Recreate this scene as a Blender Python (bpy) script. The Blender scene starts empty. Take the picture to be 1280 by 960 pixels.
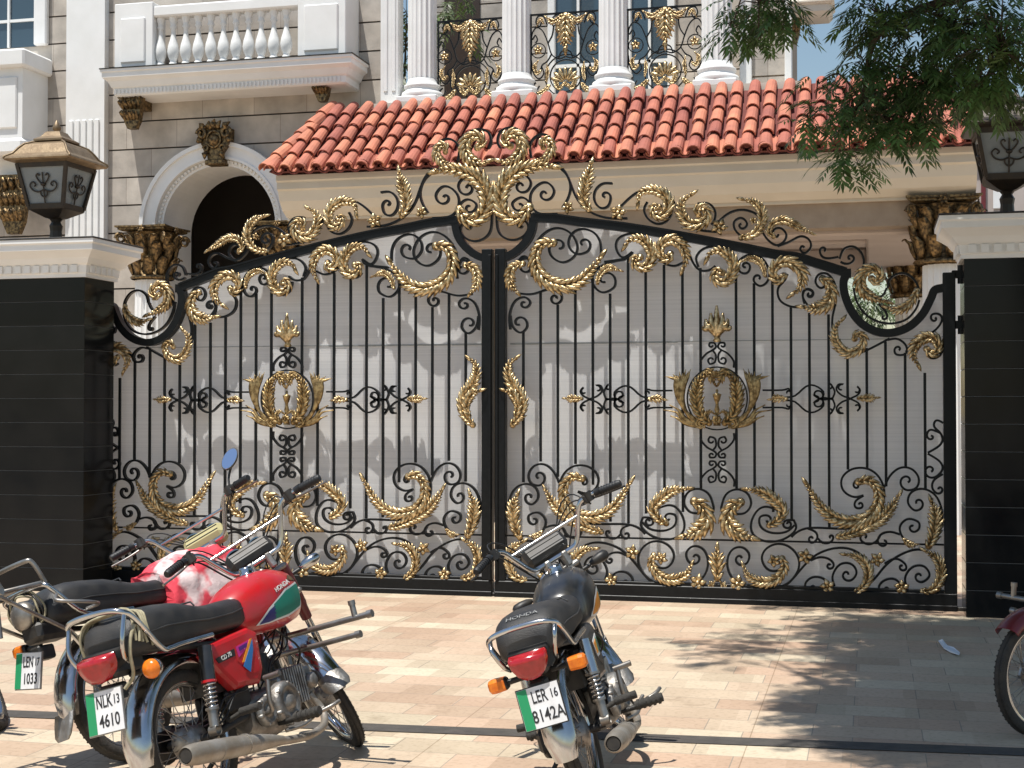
import bpy, math, random
from mathutils import Vector, Matrix
R = math.radians
PI = math.pi
sc = bpy.context.scene
col = sc.collection
rnd = random.Random(7)

# ------------------------------------------------------------------ camera
FPX = 1800.0                       # focal length in pixels of a 1280 wide picture
TH = math.atan(FPX / 7240.0)       # the lens looks a little to the left of the gate's normal
PT = math.atan(35.0 / FPX)
c_r = Vector((math.cos(TH), math.sin(TH), 0))
f0 = Vector((-math.sin(TH), math.cos(TH), 0))
c_f = f0 * math.cos(PT) + Vector((0, 0, 1)) * math.sin(PT)
c_u = Vector((0, 0, 1)) * math.cos(PT) - f0 * math.sin(PT)
def ray(px, py): return c_f + c_r * ((px - 640) / FPX) - c_u * ((py - 480) / FPX)
CAM = -ray(618, 745) * (FPX / 153.0)
def at(px, py, Y):                 # the point of the upright plane y = Y seen at a pixel of the photograph
    d = ray(px, py); t = (Y - CAM.y) / d.y
    return CAM + d * t
SLOPE = 0.0
def gz(x, y):                      # height of the ground
    return 0.0
def ground(px, py):
    d = ray(px, py); n = Vector((0, -SLOPE, 1)); p0 = Vector((0, -0.1, 0))
    return CAM + d * (((p0 - CAM).dot(n)) / d.dot(n))
cd = bpy.data.cameras.new('camera'); cam = bpy.data.objects.new('camera', cd); col.objects.link(cam)
cd.sensor_fit = 'HORIZONTAL'; cd.sensor_width = 36; cd.lens = FPX / 1280 * 36
cd.clip_start = 0.05; cd.clip_end = 2000
m = Matrix((c_r, c_u, -c_f)).transposed().to_4x4(); m.translation = CAM
cam.matrix_world = m
sc.camera = cam

# ------------------------------------------------------------------ materials
def mat(name, colr, rough=0.5, metal=0.0, noise=None, bump=None, spec=0.5, coat=0.0):
    """noise = (scale, second colour, sharpness, detail); bump = (scale, strength)"""
    M = bpy.data.materials.new(name); M.use_nodes = True
    nt = M.node_tree; b = nt.nodes['Principled BSDF']
    b.inputs['Base Color'].default_value = (*colr, 1); b.inputs['Roughness'].default_value = rough
    b.inputs['Metallic'].default_value = metal; b.inputs['Specular IOR Level'].default_value = spec
    if coat: b.inputs['Coat Weight'].default_value = coat; b.inputs['Coat Roughness'].default_value = 0.08
    tc = nt.nodes.new('ShaderNodeTexCoord')
    if noise:
        n = nt.nodes.new('ShaderNodeTexNoise'); n.inputs['Scale'].default_value = noise[0]; n.inputs['Detail'].default_value = noise[3] if len(noise) > 3 else 6
        nt.links.new(tc.outputs['Object'], n.inputs['Vector'])
        r = nt.nodes.new('ShaderNodeValToRGB'); s = noise[2]
        r.color_ramp.elements[0].position = 0.5 - s; r.color_ramp.elements[1].position = 0.5 + s
        r.color_ramp.elements[0].color = (*noise[1], 1); r.color_ramp.elements[1].color = (*colr, 1)
        nt.links.new(n.outputs['Fac'], r.inputs['Fac']); nt.links.new(r.outputs['Color'], b.inputs['Base Color'])
        mr = nt.nodes.new('ShaderNodeMapRange'); mr.inputs['To Min'].default_value = min(1, rough + 0.12); mr.inputs['To Max'].default_value = max(0.02, rough - 0.05)
        nt.links.new(n.outputs['Fac'], mr.inputs['Value']); nt.links.new(mr.outputs['Result'], b.inputs['Roughness'])
    if bump:
        n2 = nt.nodes.new('ShaderNodeTexNoise'); n2.inputs['Scale'].default_value = bump[0]; n2.inputs['Detail'].default_value = 5
        nt.links.new(tc.outputs['Object'], n2.inputs['Vector'])
        bp = nt.nodes.new('ShaderNodeBump'); bp.inputs['Strength'].default_value = bump[1]; bp.inputs['Distance'].default_value = 0.01
        nt.links.new(n2.outputs['Fac'], bp.inputs['Height']); nt.links.new(bp.outputs['Normal'], b.inputs['Normal'])
    return M
def attr_vary(M, amount=0.3, hue=0.0):
    """each piece of a part (a tile, a leaf) has its own tone: the random per island value"""
    nt = M.node_tree; b = nt.nodes['Principled BSDF']
    g = nt.nodes.new('ShaderNodeNewGeometry'); h = nt.nodes.new('ShaderNodeHueSaturation')
    mr = nt.nodes.new('ShaderNodeMapRange'); mr.inputs['To Min'].default_value = 1 - amount; mr.inputs['To Max'].default_value = 1 + amount
    nt.links.new(g.outputs['Random Per Island'], mr.inputs['Value']); nt.links.new(mr.outputs['Result'], h.inputs['Value'])
    if hue:
        m2 = nt.nodes.new('ShaderNodeMapRange'); m2.inputs['To Min'].default_value = 0.5 - hue; m2.inputs['To Max'].default_value = 0.5 + hue
        nt.links.new(g.outputs['Random Per Island'], m2.inputs['Value']); nt.links.new(m2.outputs['Result'], h.inputs['Hue'])
    src = b.inputs['Base Color'].links
    if src: nt.links.new(src[0].from_socket, h.inputs['Color'])
    else: h.inputs['Color'].default_value = b.inputs['Base Color'].default_value
    nt.links.new(h.outputs['Color'], b.inputs['Base Color'])
    return M

M = {}
M['iron'] = mat('black_iron', (.004, .005, .006), .34, 0, (30, (.009, .010, .011), .25), None, .22)
M['gold'] = mat('gold_paint', (.76, .59, .34), .30, .86, (34, (.23, .15, .065), .13, 4), (140, .35))
M['gold_dull'] = mat('dull_bronze_gold', (.50, .36, .17), .36, .85, (30, (.15, .095, .04), .14, 4), (140, .4))
M['bronze'] = mat('antique_bronze', (.30, .20, .09), .42, .7, (26, (.055, .038, .022), .13, 5), (60, .5))
M['white'] = mat('white_paint', (.84, .84, .83), .55, 0, (3.0, (.73, .73, .71), .3, 9), (25, .08))
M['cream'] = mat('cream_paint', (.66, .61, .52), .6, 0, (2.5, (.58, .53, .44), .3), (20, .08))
M['pink_plaster'] = mat('pink_plaster', (.50, .43, .39), .7, 0, (2, (.43, .37, .33), .3))
M['joint'] = mat('dark_joint', (.05, .042, .036), .9)
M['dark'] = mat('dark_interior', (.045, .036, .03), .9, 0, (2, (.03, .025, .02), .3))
M['wood'] = mat('dark_door_wood', (.05, .03, .02), .45, 0, (4, (.03, .02, .014), .3))
M['glass'] = mat('window_glass', (.045, .075, .10), .05, 0, None, None, 1.0)
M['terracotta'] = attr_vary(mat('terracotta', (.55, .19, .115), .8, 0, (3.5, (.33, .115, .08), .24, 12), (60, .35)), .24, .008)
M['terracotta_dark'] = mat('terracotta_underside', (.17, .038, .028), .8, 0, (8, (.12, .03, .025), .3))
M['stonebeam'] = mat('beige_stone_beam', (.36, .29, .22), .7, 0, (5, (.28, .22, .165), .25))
# black polished wall tile
M['btile'] = mat('black_polished_tile', (.005, .006, .007), .14, 0, (3.5, (.011, .011, .011), .22, 10), (3.0, .04), .20)
M['grout'] = mat('tile_grout', (.16, .165, .17), .8)
M['lamp_glass'] = mat('frosted_lamp_glass', (.27, .30, .31), .25, 0, (6, (.20, .22, .225), .25))
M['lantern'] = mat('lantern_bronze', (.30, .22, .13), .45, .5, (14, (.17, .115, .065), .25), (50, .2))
M['lantern_dark'] = mat('lantern_dark_metal_and_shade', (.035, .03, .027), .42, .4, (20, (.06, .045, .03), .2))  # dark cage metal; on the right roof it is tree shade put into colour

def stone_wall():
    Mt = mat('sandstone_cladding', (.42, .345, .275), .75, 0, None, (30, .25)); nt = Mt.node_tree; b = nt.nodes['Principled BSDF']
    tc = nt.nodes.new('ShaderNodeTexCoord'); mp = nt.nodes.new('ShaderNodeMapping'); mp.inputs['Rotation'].default_value = (R(90), 0, 0)
    nt.links.new(tc.outputs['Object'], mp.inputs['Vector'])
    br = nt.nodes.new('ShaderNodeTexBrick'); br.inputs['Scale'].default_value = 1; br.offset = .5
    br.inputs['Brick Width'].default_value = .83; br.inputs['Row Height'].default_value = .42; br.inputs['Mortar Size'].default_value = .004
    br.inputs['Color1'].default_value = (.50, .45, .39, 1); br.inputs['Color2'].default_value = (.40, .36, .315, 1); br.inputs['Mortar'].default_value = (.24, .2, .17, 1)
    nt.links.new(mp.outputs['Vector'], br.inputs['Vector'])
    n = nt.nodes.new('ShaderNodeTexNoise'); n.inputs['Scale'].default_value = 3.2; n.inputs['Detail'].default_value = 8
    nt.links.new(tc.outputs['Object'], n.inputs['Vector'])
    mx = nt.nodes.new('ShaderNodeMixRGB'); mx.blend_type = 'OVERLAY'; mx.inputs['Fac'].default_value = .55
    nt.links.new(br.outputs['Color'], mx.inputs['Color1']); nt.links.new(n.outputs['Fac'], mx.inputs['Color2'])
    nt.links.new(mx.outputs['Color'], b.inputs['Base Color'])
    return Mt
M['stone'] = stone_wall()

def paving():
    Mt = mat('sandstone_paving', (.55, .43, .33), .62); nt = Mt.node_tree; b = nt.nodes['Principled BSDF']
    tc = nt.nodes.new('ShaderNodeTexCoord')
    cols = None
    def brick(w, h, off, c1, c2, mo, ms, shift):
        mp = nt.nodes.new('ShaderNodeMapping'); mp.inputs['Location'].default_value = (*shift, 0)
        nt.links.new(tc.outputs['Object'], mp.inputs['Vector'])
        n = nt.nodes.new('ShaderNodeTexBrick'); n.inputs['Scale'].default_value = 1; n.offset = off
        n.inputs['Brick Width'].default_value = w; n.inputs['Row Height'].default_value = h; n.inputs['Mortar Size'].default_value = ms
        n.inputs['Mortar Smooth'].default_value = .3
        n.inputs['Color1'].default_value = (*c1, 1); n.inputs['Color2'].default_value = (*c2, 1); n.inputs['Mortar'].default_value = (*mo, 1)
        nt.links.new(mp.outputs['Vector'], n.inputs['Vector'])
        return n
    a = brick(.50, .25, .37, (.57, .49, .365), (.48, .335, .24), (.30, .255, .205), .0030, (.1, .05))
    c = brick(.29, .25, .21, (1.10, 1.10, 1.10), (.87, .845, .82), (.9, .9, .9), .0, (.27, .05))
    big = brick(1.38, 200, 0, (1, 1, 1), (1, 1, 1), (.62, .58, .53), .003, (.32, 90.05))
    n = nt.nodes.new('ShaderNodeTexNoise'); n.inputs['Scale'].default_value = 2.1; n.inputs['Detail'].default_value = 9; n.inputs['Roughness'].default_value = .65
    nt.links.new(tc.outputs['Object'], n.inputs['Vector'])
    rr = nt.nodes.new('ShaderNodeValToRGB'); rr.color_ramp.elements[0].position = .3; rr.color_ramp.elements[1].position = .72
    rr.color_ramp.elements[0].color = (.88, .87, .85, 1); rr.color_ramp.elements[1].color = (1.05, 1.05, 1.04, 1)
    nt.links.new(n.outputs['Fac'], rr.inputs['Fac'])
    # dusty speckle
    n3 = nt.nodes.new('ShaderNodeTexNoise'); n3.inputs['Scale'].default_value = 38; n3.inputs['Detail'].default_value = 4
    nt.links.new(tc.outputs['Object'], n3.inputs['Vector'])
    r3 = nt.nodes.new('ShaderNodeValToRGB'); r3.color_ramp.elements[0].position = .28; r3.color_ramp.elements[1].position = .5
    r3.color_ramp.elements[0].color = (.80, .78, .76, 1); r3.color_ramp.elements[1].color = (1, 1, 1, 1)
    nt.links.new(n3.outputs['Fac'], r3.inputs['Fac'])
    n4 = nt.nodes.new('ShaderNodeTexNoise'); n4.inputs['Scale'].default_value = 1.3; n4.inputs['Detail'].default_value = 10; n4.inputs['Roughness'].default_value = .7
    mp4 = nt.nodes.new('ShaderNodeMapping'); mp4.inputs['Location'].default_value = (7.3, 2.1, 0); nt.links.new(tc.outputs['Object'], mp4.inputs['Vector']); nt.links.new(mp4.outputs['Vector'], n4.inputs['Vector'])
    r4 = nt.nodes.new('ShaderNodeValToRGB'); r4.color_ramp.elements[0].position = .31; r4.color_ramp.elements[1].position = .40
    r4.color_ramp.elements[0].color = (.70, .67, .64, 1); r4.color_ramp.elements[1].color = (1, 1, 1, 1); nt.links.new(n4.outputs['Fac'], r4.inputs['Fac'])
    prev = a.outputs['Color']
    for s in (c.outputs['Color'], big.outputs['Color'], rr.outputs['Color'], r3.outputs['Color'], r4.outputs['Color']):
        mx = nt.nodes.new('ShaderNodeMixRGB'); mx.blend_type = 'MULTIPLY'; mx.inputs['Fac'].default_value = 1
        nt.links.new(prev, mx.inputs['Color1']); nt.links.new(s, mx.inputs['Color2']); prev = mx.outputs['Color']
    nt.links.new(prev, b.inputs['Base Color'])
    bp = nt.nodes.new('ShaderNodeBump'); bp.inputs['Strength'].default_value = .25; bp.inputs['Distance'].default_value = .004
    nt.links.new(a.outputs['Fac'], bp.inputs['Height']); bp.invert = True
    nt.links.new(bp.outputs['Normal'], b.inputs['Normal'])
    return Mt
M['paving'] = paving()
M['street'] = mat('street_ground', (.22, .19, .16), .85, 0, (3, (.16, .14, .12), .3), (40, .3))
M['drain'] = mat('drain_concrete', (.085, .075, .065), .85, 0, (12, (.05, .045, .04), .25), (60, .4))

def poly_sheet():
    """ribbed translucent plastic sheet behind the ironwork"""
    Mt = mat('ribbed_plastic_sheet', (.46, .445, .44), .33, 0, None); nt = Mt.node_tree; b = nt.nodes['Principled BSDF']; out = nt.nodes['Material Output']
    tc = nt.nodes.new('ShaderNodeTexCoord')
    mp = nt.nodes.new('ShaderNodeMapping'); mp.inputs['Scale'].default_value = (.25, .25, 75); nt.links.new(tc.outputs['Object'], mp.inputs['Vector'])
    n = nt.nodes.new('ShaderNodeTexNoise'); n.inputs['Scale'].default_value = 1; n.inputs['Detail'].default_value = 3
    nt.links.new(mp.outputs['Vector'], n.inputs['Vector'])
    r = nt.nodes.new('ShaderNodeValToRGB'); r.color_ramp.elements[0].position = .3; r.color_ramp.elements[1].position = .7
    r.color_ramp.elements[0].color = (.76, .765, .77, 1); r.color_ramp.elements[1].color = (.88, .88, .88, 1)
    nt.links.new(n.outputs['Fac'], r.inputs['Fac']); nt.links.new(r.outputs['Color'], b.inputs['Base Color'])
    bp = nt.nodes.new('ShaderNodeBump'); bp.inputs['Strength'].default_value = .35; bp.inputs['Distance'].default_value = .004
    nt.links.new(n.outputs['Fac'], bp.inputs['Height']); nt.links.new(bp.outputs['Normal'], b.inputs['Normal'])
    tl = nt.nodes.new('ShaderNodeBsdfTranslucent'); nt.links.new(r.outputs['Color'], tl.inputs['Color'])
    tp = nt.nodes.new('ShaderNodeBsdfTransparent'); tp.inputs['Color'].default_value = (.92, .93, .94, 1)
    m1 = nt.nodes.new('ShaderNodeMixShader'); m1.inputs['Fac'].default_value = .36
    m2 = nt.nodes.new('ShaderNodeMixShader'); m2.inputs['Fac'].default_value = .22
    nt.links.new(b.outputs['BSDF'], m1.inputs[1]); nt.links.new(tl.outputs['BSDF'], m1.inputs[2])
    nt.links.new(m1.outputs['Shader'], m2.inputs[1]); nt.links.new(tp.outputs['BSDF'], m2.inputs[2])
    nt.links.new(m2.outputs['Shader'], out.inputs['Surface'])
    return Mt
M['sheet'] = poly_sheet()
def leafmat(name, c, c2):
    Mt = attr_vary(mat(name, c, .42, 0, (1.4, c2, .2)), .45, .02); nt = Mt.node_tree; b = nt.nodes['Principled BSDF']; out = nt.nodes['Material Output']
    tl = nt.nodes.new('ShaderNodeBsdfTranslucent'); nt.links.new(b.inputs['Base Color'].links[0].from_socket, tl.inputs['Color'])
    mx = nt.nodes.new('ShaderNodeMixShader'); mx.inputs['Fac'].default_value = .22
    nt.links.new(b.outputs['BSDF'], mx.inputs[1]); nt.links.new(tl.outputs['BSDF'], mx.inputs[2]); nt.links.new(mx.outputs['Shader'], out.inputs['Surface'])
    return Mt
M['leaf'] = leafmat('neem_leaf', (.125, .205, .060), (.065, .120, .040))
M['leaf2'] = leafmat('garden_leaf', (.10, .13, .04), (.06, .10, .03))
M['bark'] = mat('tree_bark', (.12, .09, .065), .9, 0, (12, (.07, .05, .035), .2), (30, .8))
# motorcycle materials
M['red'] = mat('red_paint', (.50, .010, .016), .32, 0, (14, (.40, .022, .022), .16, 10), None, .5, .45)
M['darkred'] = mat('dark_red_paint', (.16, .008, .012), .35, 0, (8, (.11, .008, .010), .3), None, .5, .4)
M['blackpaint'] = mat('black_gloss_paint', (.012, .013, .016), .27, 0, (14, (.034, .032, .030), .16, 10), None, .5, .45)
M['chrome'] = mat('worn_chrome', (.62, .63, .65), .13, 1, (9, (.40, .38, .36), .18))
M['steel'] = mat('dull_steel', (.40, .39, .37), .38, .9, (14, (.22, .19, .16), .22))
M['alu'] = mat('engine_aluminium', (.42, .41, .39), .45, .85, (16, (.17, .15, .13), .2), (60, .3))
M['muffler'] = mat('dusty_muffler', (.38, .36, .33), .45, .55, (10, (.26, .225, .18), .2), (50, .3))
M['rubber'] = mat('dusty_rubber', (.022, .021, .020), .8, 0, (18, (.05, .045, .038), .2), (90, .4))
M['vinyl'] = mat('black_vinyl_seat', (.014, .014, .015), .48, 0, (9, (.040, .037, .034), .16, 10), (220, .25))
M['grip'] = mat('black_grip_rubber', (.012, .012, .013), .55)
M['metalblack'] = mat('black_metal', (.014, .014, .015), .45, .2, (20, (.045, .040, .034), .18))
M['amber'] = mat('amber_lens', (.80, .22, .015), .18, 0, (60, (.65, .14, .01), .2))
M['redlens'] = mat('red_lens', (.42, .012, .016), .15, 0, (50, (.30, .008, .01), .2), None, .6, .4)
M['platew'] = mat('plate_white', (.78, .78, .79), .5, 0, (20, (.66, .65, .64), .2))
M['plateg'] = mat('plate_green', (.015, .26, .10), .5)
M['letter'] = mat('black_lettering', (.02, .02, .022), .6)
M['silver_letter'] = mat('silver_lettering', (.62, .62, .60), .5)
M['worn_letter'] = mat('worn_lettering', (.30, .30, .29), .6, 0, (120, (.08, .08, .08), .12))
M['mirror'] = mat('mirror_glass', (.50, .62, .78), .03, 1)  # blue of the reflected sky is put into the tint
M['teal'] = mat('teal_decal', (.012, .20, .14), .35)
M['navy'] = mat('navy_decal', (.03, .03, .16), .35)
M['magenta'] = mat('magenta_decal', (.55, .03, .26), .35)
M['orange'] = mat('orange_decal', (.75, .28, .02), .35)
M['blue'] = mat('blue_decal', (.03, .16, .42), .35)
M['purple'] = mat('purple_decal', (.09, .015, .18), .35)
M['whitedecal'] = mat('white_decal', (.7, .7, .68), .4)
M['yellowbox'] = mat('yellowed_plastic', (.45, .40, .20), .45)
M['cloth'] = mat('pink_cloth', (.68, .05, .075), .8, 0, (6.5, (.72, .56, .54), .05, 3), (30, .5))
M['rope'] = mat('straw_rope', (.42, .38, .25), .85, 0, (50, (.28, .24, .15), .2))
M['scrap'] = mat('white_scrap', (.75, .78, .82), .6)

# ------------------------------------------------------------------ mesh builder
def catmull(pts, n=6, closed=False):
    pts = [Vector(p) for p in pts]
    if len(pts) < 3 and not closed: return pts
    out = []; L = len(pts)
    rng = range(L) if closed else range(L - 1)
    for i in rng:
        if closed: p0, p1, p2, p3 = pts[i - 1], pts[i], pts[(i + 1) % L], pts[(i + 2) % L]
        else:
            p1, p2 = pts[i], pts[i + 1]
            p0 = pts[i - 1] if i else p1 * 2 - p2
            p3 = pts[i + 2] if i + 2 < L else p2 * 2 - p1
        for k in range(n):
            t = k / n
            out.append(0.5 * ((2 * p1) + (p2 - p0) * t + (2 * p0 - 5 * p1 + 4 * p2 - p3) * t * t + (3 * p1 - p0 - 3 * p2 + p3) * t ** 3))
    if not closed: out.append(pts[-1])
    return out
class MB:
    def __init__(s): s.v = []; s.f = []; s.m = []; s.sm = []; s.cur = 0; s.smooth = False
    def add(s, vs, fs):
        o = len(s.v); s.v += [Vector(p) for p in vs]
        for f in fs: s.f.append([i + o for i in f]); s.m.append(s.cur); s.sm.append(s.smooth)
        return s
    def box(s, x0, x1, y0, y1, z0, z1):
        return s.add([(x, y, z) for z in (z0, z1) for y in (y0, y1) for x in (x0, x1)],
                     [(0, 2, 3, 1), (4, 5, 7, 6), (0, 1, 5, 4), (2, 6, 7, 3), (0, 4, 6, 2), (1, 3, 7, 5)])
    def bbox(s, x0, x1, y0, y1, z0, z1, b=.006):     # box with chamfered edges, axis aligned
        X = [(x0, x0 + b, x1 - b, x1), (y0, y0 + b, y1 - b, y1), (z0, z0 + b, z1 - b, z1)]
        import itertools
        lo = [x0, y0, z0]; hi = [x1, y1, z1]; vs = []; idx = {}
        for sx, sy, sz in itertools.product((0, 1), repeat=3):
            for ax in range(3):
                p = []
                for a, sg in enumerate((sx, sy, sz)):
                    if a == ax: p.append(hi[a] if sg else lo[a])
                    else: p.append(hi[a] - b if sg else lo[a] + b)
                idx[(sx, sy, sz, ax)] = len(vs); vs.append(p)
        fs = []
        for ax in range(3):
            a, c = [q for q in range(3) if q != ax]
            for sg in (0, 1):
                q = []
                for u, w in ((0, 0), (1, 0), (1, 1), (0, 1)):
                    k = [0, 0, 0]; k[ax] = sg; k[a] = u; k[c] = w; q.append(idx[(*k, ax)])
                flip = (sg == 0) != (ax == 1)
                fs.append(q[::-1] if flip else q)
            for u in (0, 1):
                for w in (0, 1):
                    k0 = [0, 0, 0]; k1 = [0, 0, 0]; k0[a] = k1[a] = u; k0[c] = k1[c] = w; k1[ax] = 1
                    fs.append([idx[(*k0, a)], idx[(*k1, a)], idx[(*k1, c)], idx[(*k0, c)]])
        for k in itertools.product((0, 1), repeat=3): fs.append([idx[(*k, 0)], idx[(*k, 1)], idx[(*k, 2)]])
        return s.add(vs, fs)
    def tube(s, pts, r, n=8, closed=False, cap=True, flat=1.0):
        pts = [Vector(p) for p in pts]; L = len(pts)
        rs = r if isinstance(r, (list, tuple)) else [r] * L
        vs = []; up = None
        for i, p in enumerate(pts):
            a = pts[i - 1] if (i or closed) else p; b = pts[(i + 1) % L] if (i + 1 < L or closed) else p
            t = (b - a).normalized()
            if up is None:
                up = Vector((0, 0, 1)) if abs(t.z) < .9 else Vector((1, 0, 0))
            u = (up - t * up.dot(t)); u = u.normalized() if u.length > 1e-6 else t.orthogonal().normalized(); up = u
            w = t.cross(u)
            for k in range(n):
                an = 2 * PI * k / n
                vs.append(p + (u * math.cos(an) + w * math.sin(an) * flat) * rs[i])
        fs = []
        for i in range(L if closed else L - 1):
            for k in range(n):
                a = i * n + k; b = i * n + (k + 1) % n; c = ((i + 1) % L) * n + (k + 1) % n; d = ((i + 1) % L) * n + k
                fs.append((a, b, c, d))
        o = s.smooth; s.smooth = True; s.add(vs, fs); s.smooth = o
        if cap and not closed:
            s.add(vs[:n], [tuple(range(n))[::-1]]); s.add(vs[-n:], [tuple(range(n))])
        return s
    def lathe(s, prof, n=20, M4=None, a0=0, a1=2 * PI, smooth=True):   # prof of (r, h) round local z
        full = abs(a1 - a0 - 2 * PI) < 1e-6; N = n if full else n + 1; vs = []
        for r, h in prof:
            for k in range(N):
                a = a0 + (a1 - a0) * k / n; p = Vector((r * math.cos(a), r * math.sin(a), h)); vs.append(M4 @ p if M4 else p)
        fs = []
        for i in range(len(prof) - 1):
            for k in range(n):
                b = (k + 1) % N if full else k + 1
                fs.append((i * N + k, i * N + b, (i + 1) * N + b, (i + 1) * N + k))
        o = s.smooth; s.smooth = smooth; s.add(vs, fs); s.smooth = o
        return s
    def loft(s, secs, closed=True, cap=True, smooth=True):      # sections with the same number of points
        n = len(secs[0]); vs = [p for q in secs for p in q]; fs = []
        for i in range(len(secs) - 1):
            for k in range(n if closed else n - 1): fs.append((i * n + k, i * n + (k + 1) % n, (i + 1) * n + (k + 1) % n, (i + 1) * n + k))
        o = s.smooth; s.smooth = smooth; s.add(vs, fs); s.smooth = o
        if cap: s.add(secs[0], [tuple(range(n))[::-1]]); s.add(secs[-1], [tuple(range(n))])
        return s
    def prism(s, poly, d0, d1, axis='y'):                        # polygon (a, b) pushed along an axis
        n = len(poly)
        if axis == 'y': f = lambda a, b, d: (a, d, b)
        elif axis == 'x': f = lambda a, b, d: (d, a, b)
        else: f = lambda a, b, d: (a, b, d)
        vs = [f(a, b, d0) for a, b in poly] + [f(a, b, d1) for a, b in poly]
        fs = [tuple(range(n)), tuple(range(2 * n - 1, n - 1, -1))]
        for i in range(n): j = (i + 1) % n; fs.append((i, i + n, j + n, j))
        return s.add(vs, fs)
    def ribbon(s, path, w, y0, y1, closed=False, taper=None):      # flat bar following a path (x, z) of the upright plane
        L = len(path); vs = []
        for i, p in enumerate(path):
            a = path[i - 1] if (i or closed) else p; b = path[(i + 1) % L] if (i + 1 < L or closed) else p
            d0 = Vector((p[0] - a[0], p[1] - a[1])); d1 = Vector((b[0] - p[0], b[1] - p[1]))
            if d0.length < 1e-9: d0 = d1
            if d1.length < 1e-9: d1 = d0
            n0 = Vector((-d0.y, d0.x)).normalized(); n1 = Vector((-d1.y, d1.x)).normalized()
            nn = n0 + n1
            if nn.length < 1e-6: nn = n0
            nn.normalize(); k = max(.5, nn.dot(n0)); h = w / 2 / k
            if taper: h *= taper(i / (L - 1))
            q0 = (p[0] + nn.x * h, p[1] + nn.y * h); q1 = (p[0] - nn.x * h, p[1] - nn.y * h)
            vs += [(q0[0], y0, q0[1]), (q1[0], y0, q1[1]), (q1[0], y1, q1[1]), (q0[0], y1, q0[1])]
        fs = []
        for i in range(L if closed else L - 1):
            j = (i + 1) % L
            for k in range(4): fs.append((i * 4 + k, i * 4 + (k + 1) % 4, j * 4 + (k + 1) % 4, j * 4 + k))
        if not closed: fs += [(0, 3, 2, 1), ((L - 1) * 4, (L - 1) * 4 + 1, (L - 1) * 4 + 2, (L - 1) * 4 + 3)]
        return s.add(vs, fs)
    def petal(s, pts, ws, nrm, th=.006, ridge=.35):              # thick pointed lobe along a 3D path; ws half widths
        vs = []; n = len(pts); nrm = Vector(nrm).normalized()
        for i, p in enumerate(pts):
            p = Vector(p); a = Vector(pts[max(0, i - 1)]); b = Vector(pts[min(n - 1, i + 1)]); t = (b - a).normalized()
            w = t.cross(nrm).normalized(); h = ws[i]
            vs += [p - w * h, p - w * h * .45 + nrm * h * ridge * .75, p + nrm * h * ridge, p + w * h * .45 + nrm * h * ridge * .75, p + w * h, p - nrm * th]
        fs = []
        for i in range(n - 1):
            for k in range(6): fs.append((i * 6 + k, (i + 1) * 6 + k, (i + 1) * 6 + (k + 1) % 6, i * 6 + (k + 1) % 6))
        fs += [tuple(range(6)), tuple((n - 1) * 6 + k for k in range(5, -1, -1))]
        o = s.smooth; s.smooth = True; s.add(vs, fs); s.smooth = o
        return s
    def xf(s, M4, start=0):
        for i in range(start, len(s.v)): s.v[i] = M4 @ s.v[i]
        return s
    def build(s, name, mats, parent=None, mirror=False, smooth_angle=None):
        me = bpy.data.meshes.new(name)
        vs = [(-p.x, p.y, p.z) for p in s.v] if mirror else [tuple(p) for p in s.v]
        fs = [f[::-1] for f in s.f] if mirror else s.f
        me.from_pydata(vs, [], fs)
        if not isinstance(mats, (list, tuple)): mats = [mats]
        for q in mats: me.materials.append(M[q] if isinstance(q, str) else q)
        for i, p in enumerate(me.polygons): p.material_index = s.m[i]; p.use_smooth = s.sm[i]
        me.update()
        o = bpy.data.objects.new(name, me); col.objects.link(o)
        if parent: o.parent = parent
        return o
def tag(o, label=None, cat=None, group=None, kind=None):
    if label: o['label'] = label
    if cat: o['category'] = cat
    if group: o['group'] = group
    if kind: o['kind'] = kind
    return o
def empty(name, loc=(0, 0, 0), rot=(0, 0, 0)):
    o = bpy.data.objects.new(name, None); col.objects.link(o); o.location = loc; o.rotation_euler = rot; o.empty_display_size = .2
    return o
def text_mb(mb, s, size, depth, M4, font_scale_x=1.0):
    """letters as a thin solid, local x right, y up, z out of the face"""
    cu = bpy.data.curves.new('lettering', 'FONT'); cu.body = s; cu.size = size; cu.extrude = depth; cu.align_x = 'CENTER'; cu.align_y = 'CENTER'; cu.resolution_u = 3; cu.offset = size * .012
    ob = bpy.data.objects.new('lettering_tmp', cu); col.objects.link(ob)
    dg = bpy.context.evaluated_depsgraph_get(); me = bpy.data.meshes.new_from_object(ob.evaluated_get(dg))
    vs = [M4 @ Vector((v.co.x * font_scale_x, v.co.y, v.co.z)) for v in me.vertices]; fs = [list(p.vertices) for p in me.polygons]
    bpy.data.objects.remove(ob); bpy.data.meshes.remove(me); bpy.data.curves.remove(cu)
    mb.add(vs, fs)
def superell(cx_, cz, hw, hh, n=16, e=2.6, x=0.0, low=None):
    """rounded section in the plane x = const; low = exponent below the middle"""
    out = []
    for k in range(n):
        a = 2 * PI * k / n; c, s_ = math.cos(a), math.sin(a); ee = low if (low and s_ < 0) else e
        out.append(Vector((x, cx_ + hw * math.copysign(abs(c) ** (2 / ee), c), cz + hh * math.copysign(abs(s_) ** (2 / ee), s_))))
    return out
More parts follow.
